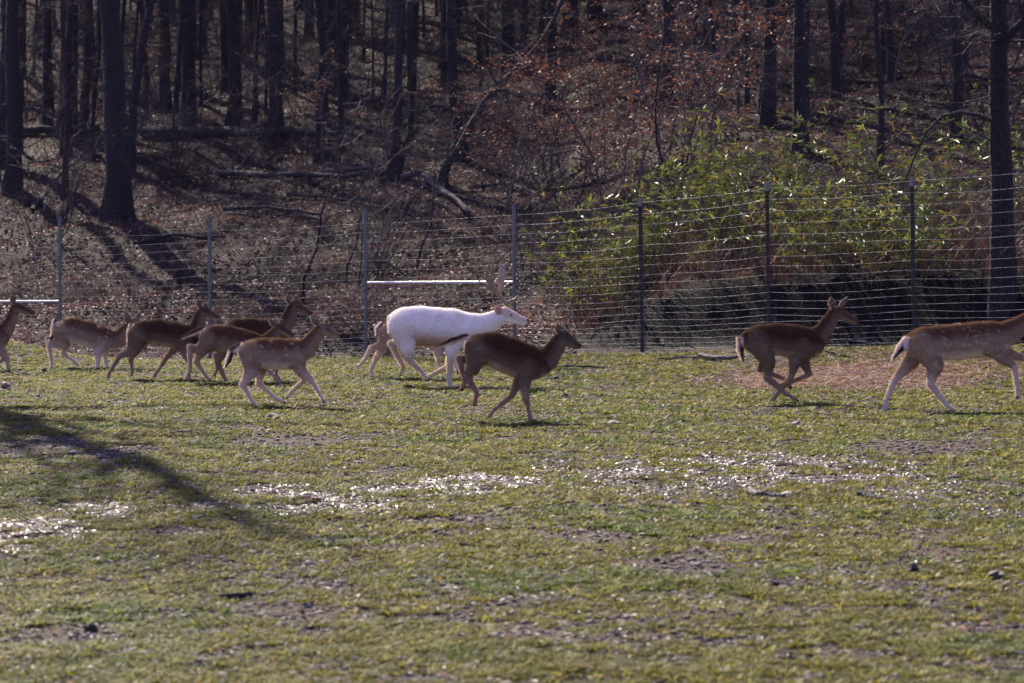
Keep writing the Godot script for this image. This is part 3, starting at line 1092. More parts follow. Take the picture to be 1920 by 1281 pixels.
func build_debris():
	var moss := Color(0.045, 0.045, 0.04)
	var pale := Color(0.34, 0.31, 0.3)
	stick("fallen_log", "long thick mossy log lying across the slope left of the middle", "log", [[268, 258], [400, 258], [520, 257], [640, 262]], 22, moss, 0.9)
	stick("fallen_log", "dark log lying across the slope behind the left edge tree", "log", [[40, 252], [100, 252], [185, 250]], 18, moss, 0.9)
	stick("fallen_log", "thin grey log lying level below the slim curved trunk", "log", [[412, 333], [520, 334], [640, 337], [735, 330]], 12, Color(0.085, 0.08, 0.08), 1.2, 16)
	stick("fallen_branch", "pale curved root arching down from the rooted straight trunk", "branch", [[752, 345], [790, 338], [812, 358], [850, 382], [880, 412]], 12, Color(0.17, 0.15, 0.15), 2.2, 8)
	stick("fallen_branch", "pale peeled branch lying left of the rooted straight trunk", "branch", [[600, 330], [650, 326], [715, 318]], 8, pale * 0.7, 2.0, 6)
	stick("fallen_branch", "dead pale branch slanting down behind the fence right of the buck", "branch", [[965, 492], [1010, 500], [1060, 525], [1100, 565]], 4, pale * 0.8, 5.0, 12)
	stick("fallen_branch", "twiggy dead branch pile between two pipe posts on the left", "branch", [[420, 400], [500, 398], [600, 410]], 9, Color(0.06, 0.052, 0.055), 2.0, 60)
	stick("fallen_branch", "tangled dark branches lying below the thin grey log", "branch", [[540, 372], [620, 378], [735, 400]], 8, Color(0.05, 0.045, 0.048), 2.0, 60)
	stick("fallen_branch", "tangled dark branches right of the pale curved root", "branch", [[880, 360], [950, 352], [1010, 372]], 8, Color(0.05, 0.045, 0.048), 2.0, 50)
	stick("fallen_branch", "dark dead branch slanting across the litter left of the broad trunk", "branch", [[60, 400], [110, 330], [150, 300]], 9, moss, 1.2, 10)
	stick("fallen_branch", "dark branch lying below the broad trunk's foot", "branch", [[250, 460], [330, 445], [420, 450]], 8, moss, 1.2, 14)
	var r := RandomNumberGenerator.new()
	r.seed = 61
	for i in 26:
		var x := r.randf_range(20, 1300)
		var y := r.randf_range(110, 500)
		var w := r.randf_range(30, 110)
		var db := stick("dead_branch", "small dead branch in the leaf litter", "branch", [[x, y], [x + w * 0.5, y + r.randf_range(-14, 14)], [x + w, y + r.randf_range(-22, 22)]], r.randf_range(2.5, 6), Color(0.09, 0.08, 0.08) * r.randf_range(0.6, 2.2), 1.5, 10, "small dead branches on the slope")
		repeat(db, "small dead branch in the leaf litter")
	# along the fence and on the pasture
	stick("fallen_log", "pale grey log lying at the fence behind the dark right doe", "log", [[1312, 672], [1350, 677], [1392, 675]], 9, pale, 1.25)
	stick("fallen_branch", "thin pale branch lying at the fence left of the grey log", "branch", [[1230, 677], [1280, 673], [1312, 674]], 5, pale * 0.6, 1.25)
	stick("fallen_branch", "brown stick lying on the grass right of the dark front doe", "branch", [[1030, 692], [1080, 690], [1134, 691]], 6, Color(0.2, 0.15, 0.12), 1.25)
	stick("fallen_branch", "pale straight stick on the bank edge between the two right does", "branch", [[1590, 641], [1640, 645], [1680, 648]], 4, pale, 1.25)
	stick("wood_piece", "white stick lying on the grass left of the spotted right doe", "stick", [[1592, 700], [1604, 702], [1617, 702]], 4, Color(0.6, 0.58, 0.55), 1.25)
	stick("wood_piece", "pale broken branch piece lying before the puddle on the right", "stick", [[1402, 927], [1425, 933], [1448, 936], [1472, 938]], 12, Color(0.42, 0.38, 0.32), 1.25)
	stick("wood_piece", "dark chunk of wood right of the pale broken piece", "stick", [[1612, 934], [1632, 938], [1656, 943]], 13, Color(0.06, 0.05, 0.048), 1.25)
	stick("wood_piece", "dark short log lying in the left foreground grass", "stick", [[416, 1126], [445, 1125], [472, 1122]], 14, Color(0.065, 0.056, 0.055), 1.25)
	stick("wood_piece", "pale wood chip right of the dark short foreground log", "stick", [[490, 1121], [505, 1118], [520, 1112]], 9, Color(0.45, 0.38, 0.3), 1.25)
	stick("wood_piece", "pale flat chip above the dark short foreground log", "stick", [[512, 1098], [525, 1095], [540, 1098]], 8, Color(0.4, 0.3, 0.26), 1.25)
	stick("wood_piece", "thin grey twig left of the puddle in the shaded grass", "stick", [[360, 977], [385, 970], [402, 967]], 5, Color(0.22, 0.19, 0.18), 1.25)
	stick("wood_piece", "grey twig lying right of centre in the foreground grass", "stick", [[1160, 955], [1190, 960], [1225, 963]], 7, Color(0.15, 0.12, 0.11), 1.25)
	stick("wood_piece", "tiny white bent twig in the right foreground grass", "stick", [[1322, 1074], [1330, 1078], [1340, 1088]], 5, Color(0.5, 0.47, 0.45), 1.25)
	stick("wood_piece", "pale straw-coloured stick in the shadow streak on the left", "stick", [[268, 882], [295, 881], [315, 879]], 4, Color(0.45, 0.4, 0.33), 1.25)
	stick("wood_piece", "grey stick near the pasture's centre left of the stone", "stick", [[845, 1023], [880, 1024], [902, 1021]], 6, Color(0.12, 0.1, 0.1), 1.25)
	rock("wood_block", "reddish brown chunk of wood in front of the light doe", "wood", 510, 788, 34, 14, Color(0.2, 0.11, 0.075), 11)
	rock("stone", "flat brown stone right of the dark front doe's forefoot", "stone", 1151, 797, 30, 9, Color(0.2, 0.15, 0.12), 12)
	rock("stone", "low grey stone between the two right does' shadows", "stone", 1493, 799, 26, 9, Color(0.28, 0.24, 0.22), 13)
	rock("dirt_clod", "dark round clod in the right foreground", "clod", 1712, 1078, 34, 22, Color(0.045, 0.036, 0.034), 14)
	rock("dirt_clod", "grey clod nearest the right edge of the foreground", "clod", 1868, 1088, 34, 20, Color(0.1, 0.085, 0.082), 15)
	rock("dirt_clod", "dark clod in the left foreground below the shadow", "clod", 170, 1183, 30, 16, Color(0.05, 0.04, 0.038), 16)
	rock("stone", "dark purple stone on the mound by the second doe's feet", "stone", 83, 700, 11, 11, Color(0.09, 0.07, 0.085), 17)
	rock("stone", "pale stone at the left edge beside the first doe", "stone", 10, 728, 22, 12, Color(0.3, 0.26, 0.24), 18)
	rock("stone", "greenish brown stone beneath the dark front doe's head", "stone", 1040, 713, 18, 8, Color(0.13, 0.11, 0.07), 19)
	rock("dirt_clod", "small dark clod right of the dark front doe", "clod", 1061, 745, 12, 7, Color(0.05, 0.04, 0.045), 20)
	rock("stone", "grey stone in the left shadow streak", "stone", 188, 860, 24, 10, Color(0.2, 0.19, 0.2), 23)
	rock("stone", "grey stone left of the one in the shadow streak", "stone", 136, 854, 20, 10, Color(0.18, 0.17, 0.18), 24)


# ---------------------------------------------------------------- fence
func build_fence():
	# x, top, foot, top wire of each post in the photo
	var posts := [[-190, 412, 688, 462, 0], [113, 405, 684, 446, 0], [394, 403, 681, 434, 0], [686, 390, 678, 419, 0], [965, 383, 678, 402, 0], [1205, 372, 676, 381, 1], [1443, 342, 668, 352, 1], [1715, 333, 656, 339, 1], [1990, 312, 640, 319, 1]]
	var f := thing("wire_fence", stand(0, -45.2), "tall woven wire fence on pipe and steel posts behind the deer", "fence")
	var at0 := f.position
	var feet := []
	var tops := []
	for e in posts:
		var u: float = (e[0] - 960.0) / FOCAL
		var d: float = 45.2 / (1.0 + 0.747 * u)
		var foot := at_depth(e[0], e[2], d)
		var head := at_depth(e[0] - (1.5 if e[4] == 0 else 5.0), e[1], d)
		head.x += 0.0
		var g := height(foot.x, foot.z)
		var mb := MB.new()
		if e[4] == 0:
			mb.tube(PackedVector3Array([Vector3(foot.x, g - 0.3, foot.z) - at0, head - at0 - Vector3(0, 0.01, 0), head - at0]), PackedFloat32Array([0.029, 0.029, 0.022]), 14, Color.WHITE)
			obj("pipe_post", mb.mesh(), M.galvanized, f)
		else:
			# a steel T-post: flange, stem and studs
			var a := Vector3(foot.x, g - 0.3, foot.z) - at0
			var b := head - at0
			for k in 2:
				var w: Vector3 = [Vector3(0.028, 0, 0), Vector3(0.005, 0, 0)][k]
				var t: Vector3 = [Vector3(0, 0, 0.004), Vector3(0, 0, 0.025)][k]
				var off: Vector3 = [Vector3(0, 0, 0), Vector3(0, 0, -0.03)][k]
				var q := []
				for c in [a + off, b + off]:
					for s in [-w - t, w - t, w + t, -w + t]: q.append(c + s)
				for s in 4:
					var s2 := (s + 1) % 4
					mb.face(q[s], q[s2], q[4 + s2], Color.WHITE)
					mb.face(q[s], q[4 + s2], q[4 + s], Color.WHITE)
				mb.face(q[4], q[5], q[6], Color.WHITE)
				mb.face(q[4], q[6], q[7], Color.WHITE)
			for k in 34:
				var c := a.lerp(b, 0.12 + 0.86 * k / 34.0) + Vector3(0, 0, 0.008)
				mb.tube(PackedVector3Array([c - Vector3(0, 0.008, 0), c + Vector3(0, 0.008, 0)]), PackedFloat32Array([0.008, 0.008]), 5, Color.WHITE)
			obj("steel_post", mb.mesh(), M.post_paint, f)
			var cp := MB.new()
			var c0 := a.lerp(b, 0.955) + Vector3(0, 0, 0.012)
			cp.tube(PackedVector3Array([c0, b + Vector3(0, 0.012, 0.012)]), PackedFloat32Array([0.031, 0.030]), 8, Color.WHITE)
			obj("post_cap", cp.mesh(), M.cap_paint, f)
		feet.append(Vector3(foot.x, g + 0.03, foot.z) + Vector3(0, 0, 0.045))
		tops.append(at_depth(e[0], e[3], d) + Vector3(0, 0, 0.045))
	var heights := [0.0]
	var gap := 0.075
	for i in 19:
		heights.append(heights[-1] + gap)
		gap = minf(gap * 1.058, 0.17)
	for i in heights.size(): heights[i] = heights[i] / heights[19] if i < 19 else heights[i]
	heights[19] = 1.0
	for i in 20:
		var mb := MB.new()
		var pts := PackedVector3Array()
		var rr := PackedFloat32Array()
		for k in posts.size() - 1:
			for s in 9:
				if s == 8 and k < posts.size() - 2: continue
				var t := s / 8.0
				var foot: Vector3 = feet[k].lerp(feet[k + 1], t)
				var top: Vector3 = tops[k].lerp(tops[k + 1], t)
				var p := foot.lerp(top, heights[i])
				p.y += -0.02 * sin(PI * t) * (1.0 if i % 3 else 1.7) + rough_noise.get_noise_2d(p.x * 9.0, i * 13.0) * 0.025
				p.z += rough_noise.get_noise_2d(p.x * 7.0, i * 17.0 + 300.0) * 0.02 * sin(PI * t)
				pts.append(p - at0)
				rr.append(0.0018)
		mb.tube(pts, rr, 5, Color.WHITE)
		obj("line_wire", mb.mesh(), M.wire, f)
	var n := 0
	for k in posts.size() - 1:
		for s in 11:
			var t := (s + 0.5) / 11.0
			var foot: Vector3 = feet[k].lerp(feet[k + 1], t)
			var top: Vector3 = tops[k].lerp(tops[k + 1], t)
			var mb := MB.new()
			var pts := PackedVector3Array()
			var rr := PackedFloat32Array()
			for i in 7:
				var p := foot.lerp(top, i / 6.0)
				p.y -= 0.02 * sin(PI * t)
				pts.append(p - at0 + Vector3(rough_noise.get_noise_2d(n * 31.0, i * 40.0) * 0.01, 0, -0.006))
				rr.append(0.0009)
			mb.tube(pts, rr, 4, Color.WHITE)
			obj("stay_wire", mb.mesh(), M.stay, f)
			n += 1
	# brace rails of the two H-braces
	for e in [[0, 1, 566], [3, 4, 530]]:
		var a: Vector3 = feet[e[0]]
		var b: Vector3 = feet[e[1]]
		var pa := at_depth(posts[e[0]][0] + 2, e[2], -a.z + 0.045)
		var pb := at_depth(posts[e[1]][0] - 2, e[2] - 1, -b.z + 0.045)
		var mb := MB.new()
		mb.tube(PackedVector3Array([pa - at0, pa.lerp(pb, 0.5) - at0, pb - at0]), PackedFloat32Array([0.019, 0.019, 0.019]), 12, Color.WHITE)
		obj("brace_rail", mb.mesh(), M.sunlit_rail, f)


# ---------------------------------------------------------------- deer
# a bone: [a, b, ra, rb, squash in z, blend, type]; types: 0 trunk, 1 neck, 2 head, 3 ear, 4 tail, 5 upper leg, 6 lower leg, 7 hoof, 8 antler
func net(bones: Array, cell: float) -> Dictionary:
	var lo := Vector3.ONE * 1e9
	var hi := -lo
	for b in bones:
		var rr: float = maxf(b[2], b[3]) + cell * 3.0
		for p in [b[0], b[1]]:
			lo = lo.min(p - Vector3.ONE * rr)
			hi = hi.max(p + Vector3.ONE * rr)
	var nx := int((hi.x - lo.x) / cell) + 2
	var ny := int((hi.y - lo.y) / cell) + 2
	var nz := int((hi.z - lo.z) / cell) + 2
	var g := PackedFloat32Array()
	g.resize(nx * ny * nz)
	g.fill(1.0)
	for b in bones:
		var a: Vector3 = b[0]
		var e: Vector3 = b[1]
		var ra: float = b[2]
		var rb: float = b[3]
		var sq: float = 1.0 / b[4]
		var kr: float = b[5]
		var pad := maxf(ra, rb) + kr + cell * 2.0
		var i0 := ((a.min(e) - Vector3.ONE * pad - lo) / cell).floor().clamp(Vector3.ZERO, Vector3(nx - 1, ny - 1, nz - 1))
		var i1 := ((a.max(e) + Vector3.ONE * pad - lo) / cell).ceil().clamp(Vector3.ZERO, Vector3(nx - 1, ny - 1, nz - 1))
		var sc := Vector3(1, 1, sq)
		var aa := a * sc
		var ba := (e - a) * sc
		var inv := 1.0 / maxf(ba.length_squared(), 1e-9)
		for k in range(int(i0.z), int(i1.z) + 1):
			var pz := (lo.z + k * cell) * sq
			for j in range(int(i0.y), int(i1.y) + 1):
				var at := (k * ny + j) * nx
				var py := lo.y + j * cell
				for i in range(int(i0.x), int(i1.x) + 1):
					var q := Vector3(lo.x + i * cell, py, pz) - aa
					var h := clampf(q.dot(ba) * inv, 0.0, 1.0)
					var d := (q - ba * h).length() - lerpf(ra, rb, h)
					var o := g[at + i]
					var m := kr - absf(d - o)
					if m > 0.0:
						g[at + i] = minf(d, o) - m * m / kr * 0.25
					elif d < o:
						g[at + i] = d
	var verts := PackedVector3Array()
	var id := PackedInt32Array()
	id.resize(nx * ny * nz)
	id.fill(-1)
	var sx := 1
	var sy := nx
	var sz := nx * ny
	for k in nz - 1:
		for j in ny - 1:
			var at := k * sz + j * sy
			for i in nx - 1:
				var c := at + i
				var f0 := g[c]
				var f1 := g[c + 1]
				var f2 := g[c + sy]
				var f3 := g[c + sy + 1]
				var f4 := g[c + sz]
				var f5 := g[c + sz + 1]
				var f6 := g[c + sz + sy]
				var f7 := g[c + sz + sy + 1]
				var s := int(f0 < 0) + int(f1 < 0) + int(f2 < 0) + int(f3 < 0) + int(f4 < 0) + int(f5 < 0) + int(f6 < 0) + int(f7 < 0)
				if s == 0 or s == 8: continue
				var sum := Vector3.ZERO
				var n := 0
				if (f0 < 0) != (f1 < 0): sum += Vector3(f0 / (f0 - f1), 0, 0); n += 1
				if (f2 < 0) != (f3 < 0): sum += Vector3(f2 / (f2 - f3), 1, 0); n += 1
				if (f4 < 0) != (f5 < 0): sum += Vector3(f4 / (f4 - f5), 0, 1); n += 1
				if (f6 < 0) != (f7 < 0): sum += Vector3(f6 / (f6 - f7), 1, 1); n += 1
				if (f0 < 0) != (f2 < 0): sum += Vector3(0, f0 / (f0 - f2), 0); n += 1
				if (f1 < 0) != (f3 < 0): sum += Vector3(1, f1 / (f1 - f3), 0); n += 1
				if (f4 < 0) != (f6 < 0): sum += Vector3(0, f4 / (f4 - f6), 1); n += 1
				if (f5 < 0) != (f7 < 0): sum += Vector3(1, f5 / (f5 - f7), 1); n += 1
				if (f0 < 0) != (f4 < 0): sum += Vector3(0, 0, f0 / (f0 - f4)); n += 1
				if (f1 < 0) != (f5 < 0): sum += Vector3(1, 0, f1 / (f1 - f5)); n += 1
				if (f2 < 0) != (f6 < 0): sum += Vector3(0, 1, f2 / (f2 - f6)); n += 1
				if (f3 < 0) != (f7 < 0): sum += Vector3(1, 1, f3 / (f3 - f7)); n += 1
				id[c] = verts.size()
				verts.append(lo + (Vector3(i, j, k) + sum / n) * cell)
	var idx := PackedInt32Array()
	for k in range(1, nz - 1):
		for j in range(1, ny - 1):
			var at := k * sz + j * sy
			for i in range(1, nx - 1):
				var c := at + i
				var neg := g[c] < 0
				if neg != (g[c + sx] < 0):
					var q := [id[c - sy - sz], id[c - sz], id[c], id[c - sy]]
					if not neg: q.reverse()
					idx.append_array(PackedInt32Array([q[0], q[2], q[1], q[0], q[3], q[2]]))
				if neg != (g[c + sy] < 0):
					var q := [id[c - sx - sz], id[c - sx], id[c], id[c - sz]]
					if not neg: q.reverse()
					idx.append_array(PackedInt32Array([q[0], q[2], q[1], q[0], q[3], q[2]]))
				if neg != (g[c + sz] < 0):
					var q := [id[c - sx - sy], id[c - sy], id[c], id[c - sx]]
					if not neg: q.reverse()
					idx.append_array(PackedInt32Array([q[0], q[2], q[1], q[0], q[3], q[2]]))
	var normals := PackedVector3Array()
	normals.resize(verts.size())
	for f in range(0, idx.size(), 3):
		var n := (verts[idx[f + 2]] - verts[idx[f]]).cross(verts[idx[f + 1]] - verts[idx[f]])
		normals[idx[f]] += n
		normals[idx[f + 1]] += n
		normals[idx[f + 2]] += n
	for i in normals.size(): normals[i] = normals[i].normalized()
	return {"v": verts, "n": normals, "i": idx}


func bone_at(p: Vector3, b: Array) -> Array:         # [distance, where along, height over the axis in radii]
	var a: Vector3 = b[0]
	var e: Vector3 = b[1]
	var sc := Vector3(1, 1, 1.0 / b[4])
	var ba := (e - a) * sc
	var q := (p - a) * sc
	var h := clampf(q.dot(ba) / maxf(ba.length_squared(), 1e-9), 0.0, 1.0)
	var r: float = lerpf(b[2], b[3], h)
	var off := q - ba * h
	var up := Vector3(-ba.y, ba.x, 0).normalized()
	if up.y < 0.0 and absf(ba.x) > absf(ba.y): up = -up
	return [off.length() - r, h, off.dot(up) / r]


var jobs := []


func deer_bones(s: Dictionary) -> void:
	var k: float = s.s
	var ox: float = s.cx
	var oy: float = s.gy
	var P := func(x: float, y: float, z := 0.0) -> Vector3: return Vector3((x - ox) / k, (oy - y) / k, z)
	var body := []
	var head := []
	var tr: Array = s.body
	var wide: float = s.get("wide", 0.74)
	for i in range(0, tr.size() - 3, 3):
		body.append([P.call(tr[i], tr[i + 1]), P.call(tr[i + 3], tr[i + 4]), tr[i + 2] / k - 0.006, tr[i + 5] / k - 0.006, wide, 0.05, 0])
	var nk: Array = s.neck
	var m := tr.size()
	nk = [tr[m - 3], tr[m - 2], tr[m - 1] * 0.8] + nk
	for i in range(0, nk.size() - 3, 3):
		body.append([P.call(nk[i], nk[i + 1]), P.call(nk[i + 3], nk[i + 4]), nk[i + 2] / k - 0.003, nk[i + 5] / k - 0.003, 0.72, 0.04, 1])
	var nape := [nk[-3], nk[-2], nk[-1]]
	var hd: Array = s.head                       # skull x, y, r, muzzle x, y, r
	var turn: float = s.get("face_z", 0.0)
	var sk: Vector3 = P.call(hd[0], hd[1])
	var mz: Vector3 = P.call(hd[3], hd[4], turn)
	var rs: float = hd[2] / k
	var rm: float = hd[5] / k
	var ax := (mz - sk).normalized()
	var dn := Vector3(ax.y, -ax.x, 0).normalized()
	if dn.y > 0: dn = -dn
	head.append([P.call(nape[0], nape[1]), sk, nape[2] / k * 0.97 - 0.003, rs * 0.95, 0.72, 0.03, 1])
	head.append([sk, sk.lerp(mz, 0.4), rs, rs * 0.78, 0.72, 0.02, 2])
	head.append([sk.lerp(mz, 0.38) - dn * rs * 0.02, mz, rs * 0.72, rm, 0.78, 0.02, 2])
	head.append([sk.lerp(mz, 0.12) + dn * rs * 0.42, mz + dn * rm * 0.35 - ax * rm * 0.6, rs * 0.6, rm * 0.7, 0.6, 0.02, 2])
	head.append([mz + ax * rm * 0.55 - dn * rm * 0.25, mz + ax * rm * 0.72 - dn * rm * 0.1, rm * 0.66, rm * 0.5, 0.9, 0.006, 9])
	for e in s.ears:
		var b: Vector3 = P.call(e[0], e[1], 0.03 * e[4])
		var t: Vector3 = P.call(e[2] + (e[2] - e[0]) * 0.1, e[3] + (e[3] - e[1]) * 0.1, 0.03 * e[4] + 0.05 * e[4])
		var wd: float = (e[5] if e.size() > 5 else 0.027) * 1.45
		head.append([b, b.lerp(t, 0.45), wd * 0.55, wd, 0.42, 0.012, 3])
		head.append([b.lerp(t, 0.45), t, wd, 0.006, 0.42, 0.008, 3])
	if s.has("tail"):
		var tl: Array = s.tail
		for i in range(0, tl.size() - 3, 3):
			body.append([P.call(tl[i], tl[i + 1]), P.call(tl[i + 3], tl[i + 4]), tl[i + 2] / k, tl[i + 5] / k, 0.8, 0.02, 4])
	if s.has("tuft"):
		var tf: Array = s.tuft
		body.append([P.call(tf[0], tf[1]), P.call(tf[3], tf[4]), tf[2] / k, tf[5] / k, 0.9, 0.02, 10])
	for l in s.legs:
		var q: Array = l[2]
		var z0: float = l[1] * (0.075 if l[0] == "hind" else 0.07)
		var zz := [z0, l[1] * 0.085, l[1] * 0.07, l[1] * 0.06, l[1] * 0.055]
		var types := [5, 5, 6, 6]
		var squash := [0.62, 0.66, 0.85, 0.95]
		var blend := [0.045, 0.03, 0.014, 0.012]
		for i in 4:
			var a: Vector3 = P.call(q[i * 3], q[i * 3 + 1], zz[i])
			var b: Vector3 = P.call(q[i * 3 + 3], q[i * 3 + 4], zz[i + 1])
			body.append([a, b, q[i * 3 + 2] / k - 0.001, q[i * 3 + 5] / k - 0.001, squash[i], blend[i], types[i]])
			if i == 3:
				var dir := (b - a).normalized()
				body.append([b - dir * 0.012, b + dir * 0.028, q[14] / k * 0.95, q[14] / k * 0.62, 0.9, 0.008, 7])
			if i == 1 and l[0] == "hind":    # the point of the hock
				var c: Vector3 = P.call(q[9], q[10], zz[3])
				var heel: Vector3 = b + ((b - a).normalized() * 0.5 - (c - b).normalized() * 0.8).normalized() * 0.018
				body.append([b, heel, q[8] / k * 0.9, 0.014, 0.75, 0.014, 6])
	s["bones"] = body
	s["head_bones"] = head
	s["eye_at"] = sk.lerp(mz, 0.30) - dn * rs * 0.28
	s["eye_side"] = rs * 0.72 * 0.83
	s["nose"] = [mz, ax, dn, rm]


func coat_color(s: Dictionary, p: Vector3, nrm: Vector3, bones: Array, is_head: bool) -> Color:
	var C: Dictionary = s.coat
	var best := 1e9
	var bi: Array = []
	var bb: Array = []
	var best_t := 1e9
	var rel := 0.0
	for b in bones:
		var q := bone_at(p, b)
		if q[0] < best:
			best = q[0]; bi = b; bb = q
		if b[6] <= 1 and q[0] < best_t:
			best_t = q[0]; rel = q[2]
	var back: Color = C.back
	var flank: Color = C.flank
	var belly: Color = C.belly
	var leg: Color = C.leg
	var n1 := clod_noise.get_noise_3d(p.x * 3.0, p.y * 3.0, p.z * 3.0 + s.cx)
	var t: int = bi[6]
	s["last_type"] = t
	var col: Color
	rel += n1 * 0.12
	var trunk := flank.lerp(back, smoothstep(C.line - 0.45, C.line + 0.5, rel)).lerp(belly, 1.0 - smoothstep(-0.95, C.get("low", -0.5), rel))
	match t:
		0, 1:
			col = trunk
			if t == 1: col = flank.lerp(back, smoothstep(-0.7, 0.7, rel)).lerp(flank * 1.2, 1.0 - smoothstep(-1.0, -0.4, rel))
			if s.has("tail"):
				var tb := Vector3((s.tail[0] - s.cx) / s.s, (s.gy - s.tail[1]) / s.s, 0)
				var dd := (p - tb).length()
				if p.x < tb.x + 0.05 and p.y < tb.y + 0.03:
					col = col.lerp(C.rump, 1.0 - smoothstep(0.10, 0.17, dd))
		2:
			col = C.face.lerp(flank * 1.25, 1.0 - smoothstep(-0.7, 0.0, bb[2]))
		3:
			col = C.ear
		4:
			col = (C.tail_top as Color).lerp(C.rump, 1.0 - smoothstep(-0.5, 0.15, bb[2]))
		5:
			var hgt: float = p.y
			col = flank.lerp(leg, 1.0 - smoothstep(0.28, 0.5, hgt))
			col = col.lerp(trunk if rel > -0.75 else flank, (1.0 - smoothstep(-0.01, 0.075, best_t)) * smoothstep(0.3, 0.5, hgt))
		6: col = leg.lerp(leg * 0.8, 0.5 + n1)
		7: col = Color(0.03, 0.024, 0.022)
		9: col = Color(0.03, 0.024, 0.023) if C.get("dark_nose", true) else Color(0.35, 0.22, 0.19)
		10: col = Color(0.09, 0.05, 0.035)
	if C.spots > 0.0 and (t == 0 or t == 5) and rel > -0.55 and p.y > 0.3:
		# rows of pale spots
		var cellp := Vector2(p.x * 17.0 + n1 * 0.9, p.y * 17.0 + p.x * 2.5 - n1 * 0.7)
		var ci := cellp.floor()
		var hsh := fposmod(sin(ci.x * 12.9898 + ci.y * 78.233 + s.cx) * 43758.5453, 1.0)
		var hs2 := fposmod(sin(ci.x * 39.3 + ci.y * 11.1 + s.cx) * 24634.63, 1.0)
		var ctr := ci + Vector2(0.3 + 0.4 * hsh, 0.3 + 0.4 * hs2)
		if hsh > 0.42:
			col = col.lerp(C.spot, C.spots * (0.4 + 0.8 * hs2) * (1.0 - smoothstep(0.08, 0.2 + 0.18 * hs2, (cellp - ctr).length())))
	var n2 := clod_noise.get_noise_3d(p.x * 7.0, p.y * 14.0, p.z * 14.0 + s.cx)
	return col * (1.0 + (0.07 if s.has("antlers") else 0.22) * n1 + (0.1 if s.has("antlers") else 0.28) * n2)


func deer_mesh(i: int) -> void:
	var s: Dictionary = jobs[i]
	var parts := [net(s.bones, 0.0095), net(s.head_bones, 0.0055)]
	var mb := MB.new()
	var hair := MB.new()
	var r := RandomNumberGenerator.new()
	r.seed = 900 + i
	for h in 2:
		var q: Dictionary = parts[h]
		var vs: PackedVector3Array = q.v
		var ns: PackedVector3Array = q.n
		var base := mb.v.size()
		var bones: Array = s.head_bones if h else s.bones
		for j in vs.size():
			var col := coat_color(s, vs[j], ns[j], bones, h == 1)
			var p0 := vs[j] + ns[j] * 0.010 * (mid_noise.get_noise_3d(vs[j].x * 7.0 + s.cx, vs[j].y * 7.0, vs[j].z * 7.0) if h == 0 else 0.0)
			mb.vert(p0, ns[j], col)
			var ear: bool = s.last_type == 3
			if h == 1 and r.randf() > (0.5 if ear else 0.3): continue
			for rep in (3 if ns[j].y > 0.25 else 2):
				if vs[j].y < 0.22 and r.randf() < 0.75: continue
				var back_dir := Vector3(-0.9, -0.5, r.randfn() * 0.25)
				var tang := (back_dir - ns[j] * back_dir.dot(ns[j])).normalized()
				var d := (tang + ns[j] * r.randf_range(0.3, 1.1)).normalized()
				var ln := r.randf_range(0.014, 0.036) * (0.55 if h == 1 else 1.0)
				var sd := d.cross(ns[j]).normalized() * 0.0016
				var p := vs[j] + Vector3(r.randfn(), r.randfn(), r.randfn()) * 0.004 - ns[j] * 0.002
				var nn := (ns[j] + d * 0.3).normalized()
				var c2 := col * r.randf_range(0.9, 1.7) + Color(0.038, 0.02, 0.011)  # hairs lighter and rustier than the coat, imitating a sunlit fringe
				if ear: c2 = Color(0.5, 0.42, 0.33) if r.randf() < 0.7 else col  # cream ear hairs paint the sunlit edge of the ear
				hair.face(p - sd, p + d * ln, p + sd, c2)
		for t in q.i: mb.f.append(base + t)
	s["mesh_built"] = mb
	s["hair_built"] = hair
	if s.has("antlers"):
		var built := []
		for a in s.antlers:
			var q: Dictionary = net(a, 0.0065)
			var am := MB.new()
			for j in q.v.size():
				var n1 := clod_noise.get_noise_3dv(q.v[j] * 4.0)
				am.vert(q.v[j], q.n[j], Color(0.52, 0.37, 0.235) * (1.0 + 0.45 * n1))
			am.f = q.i
			built.append(am)
		s["antlers_built"] = built


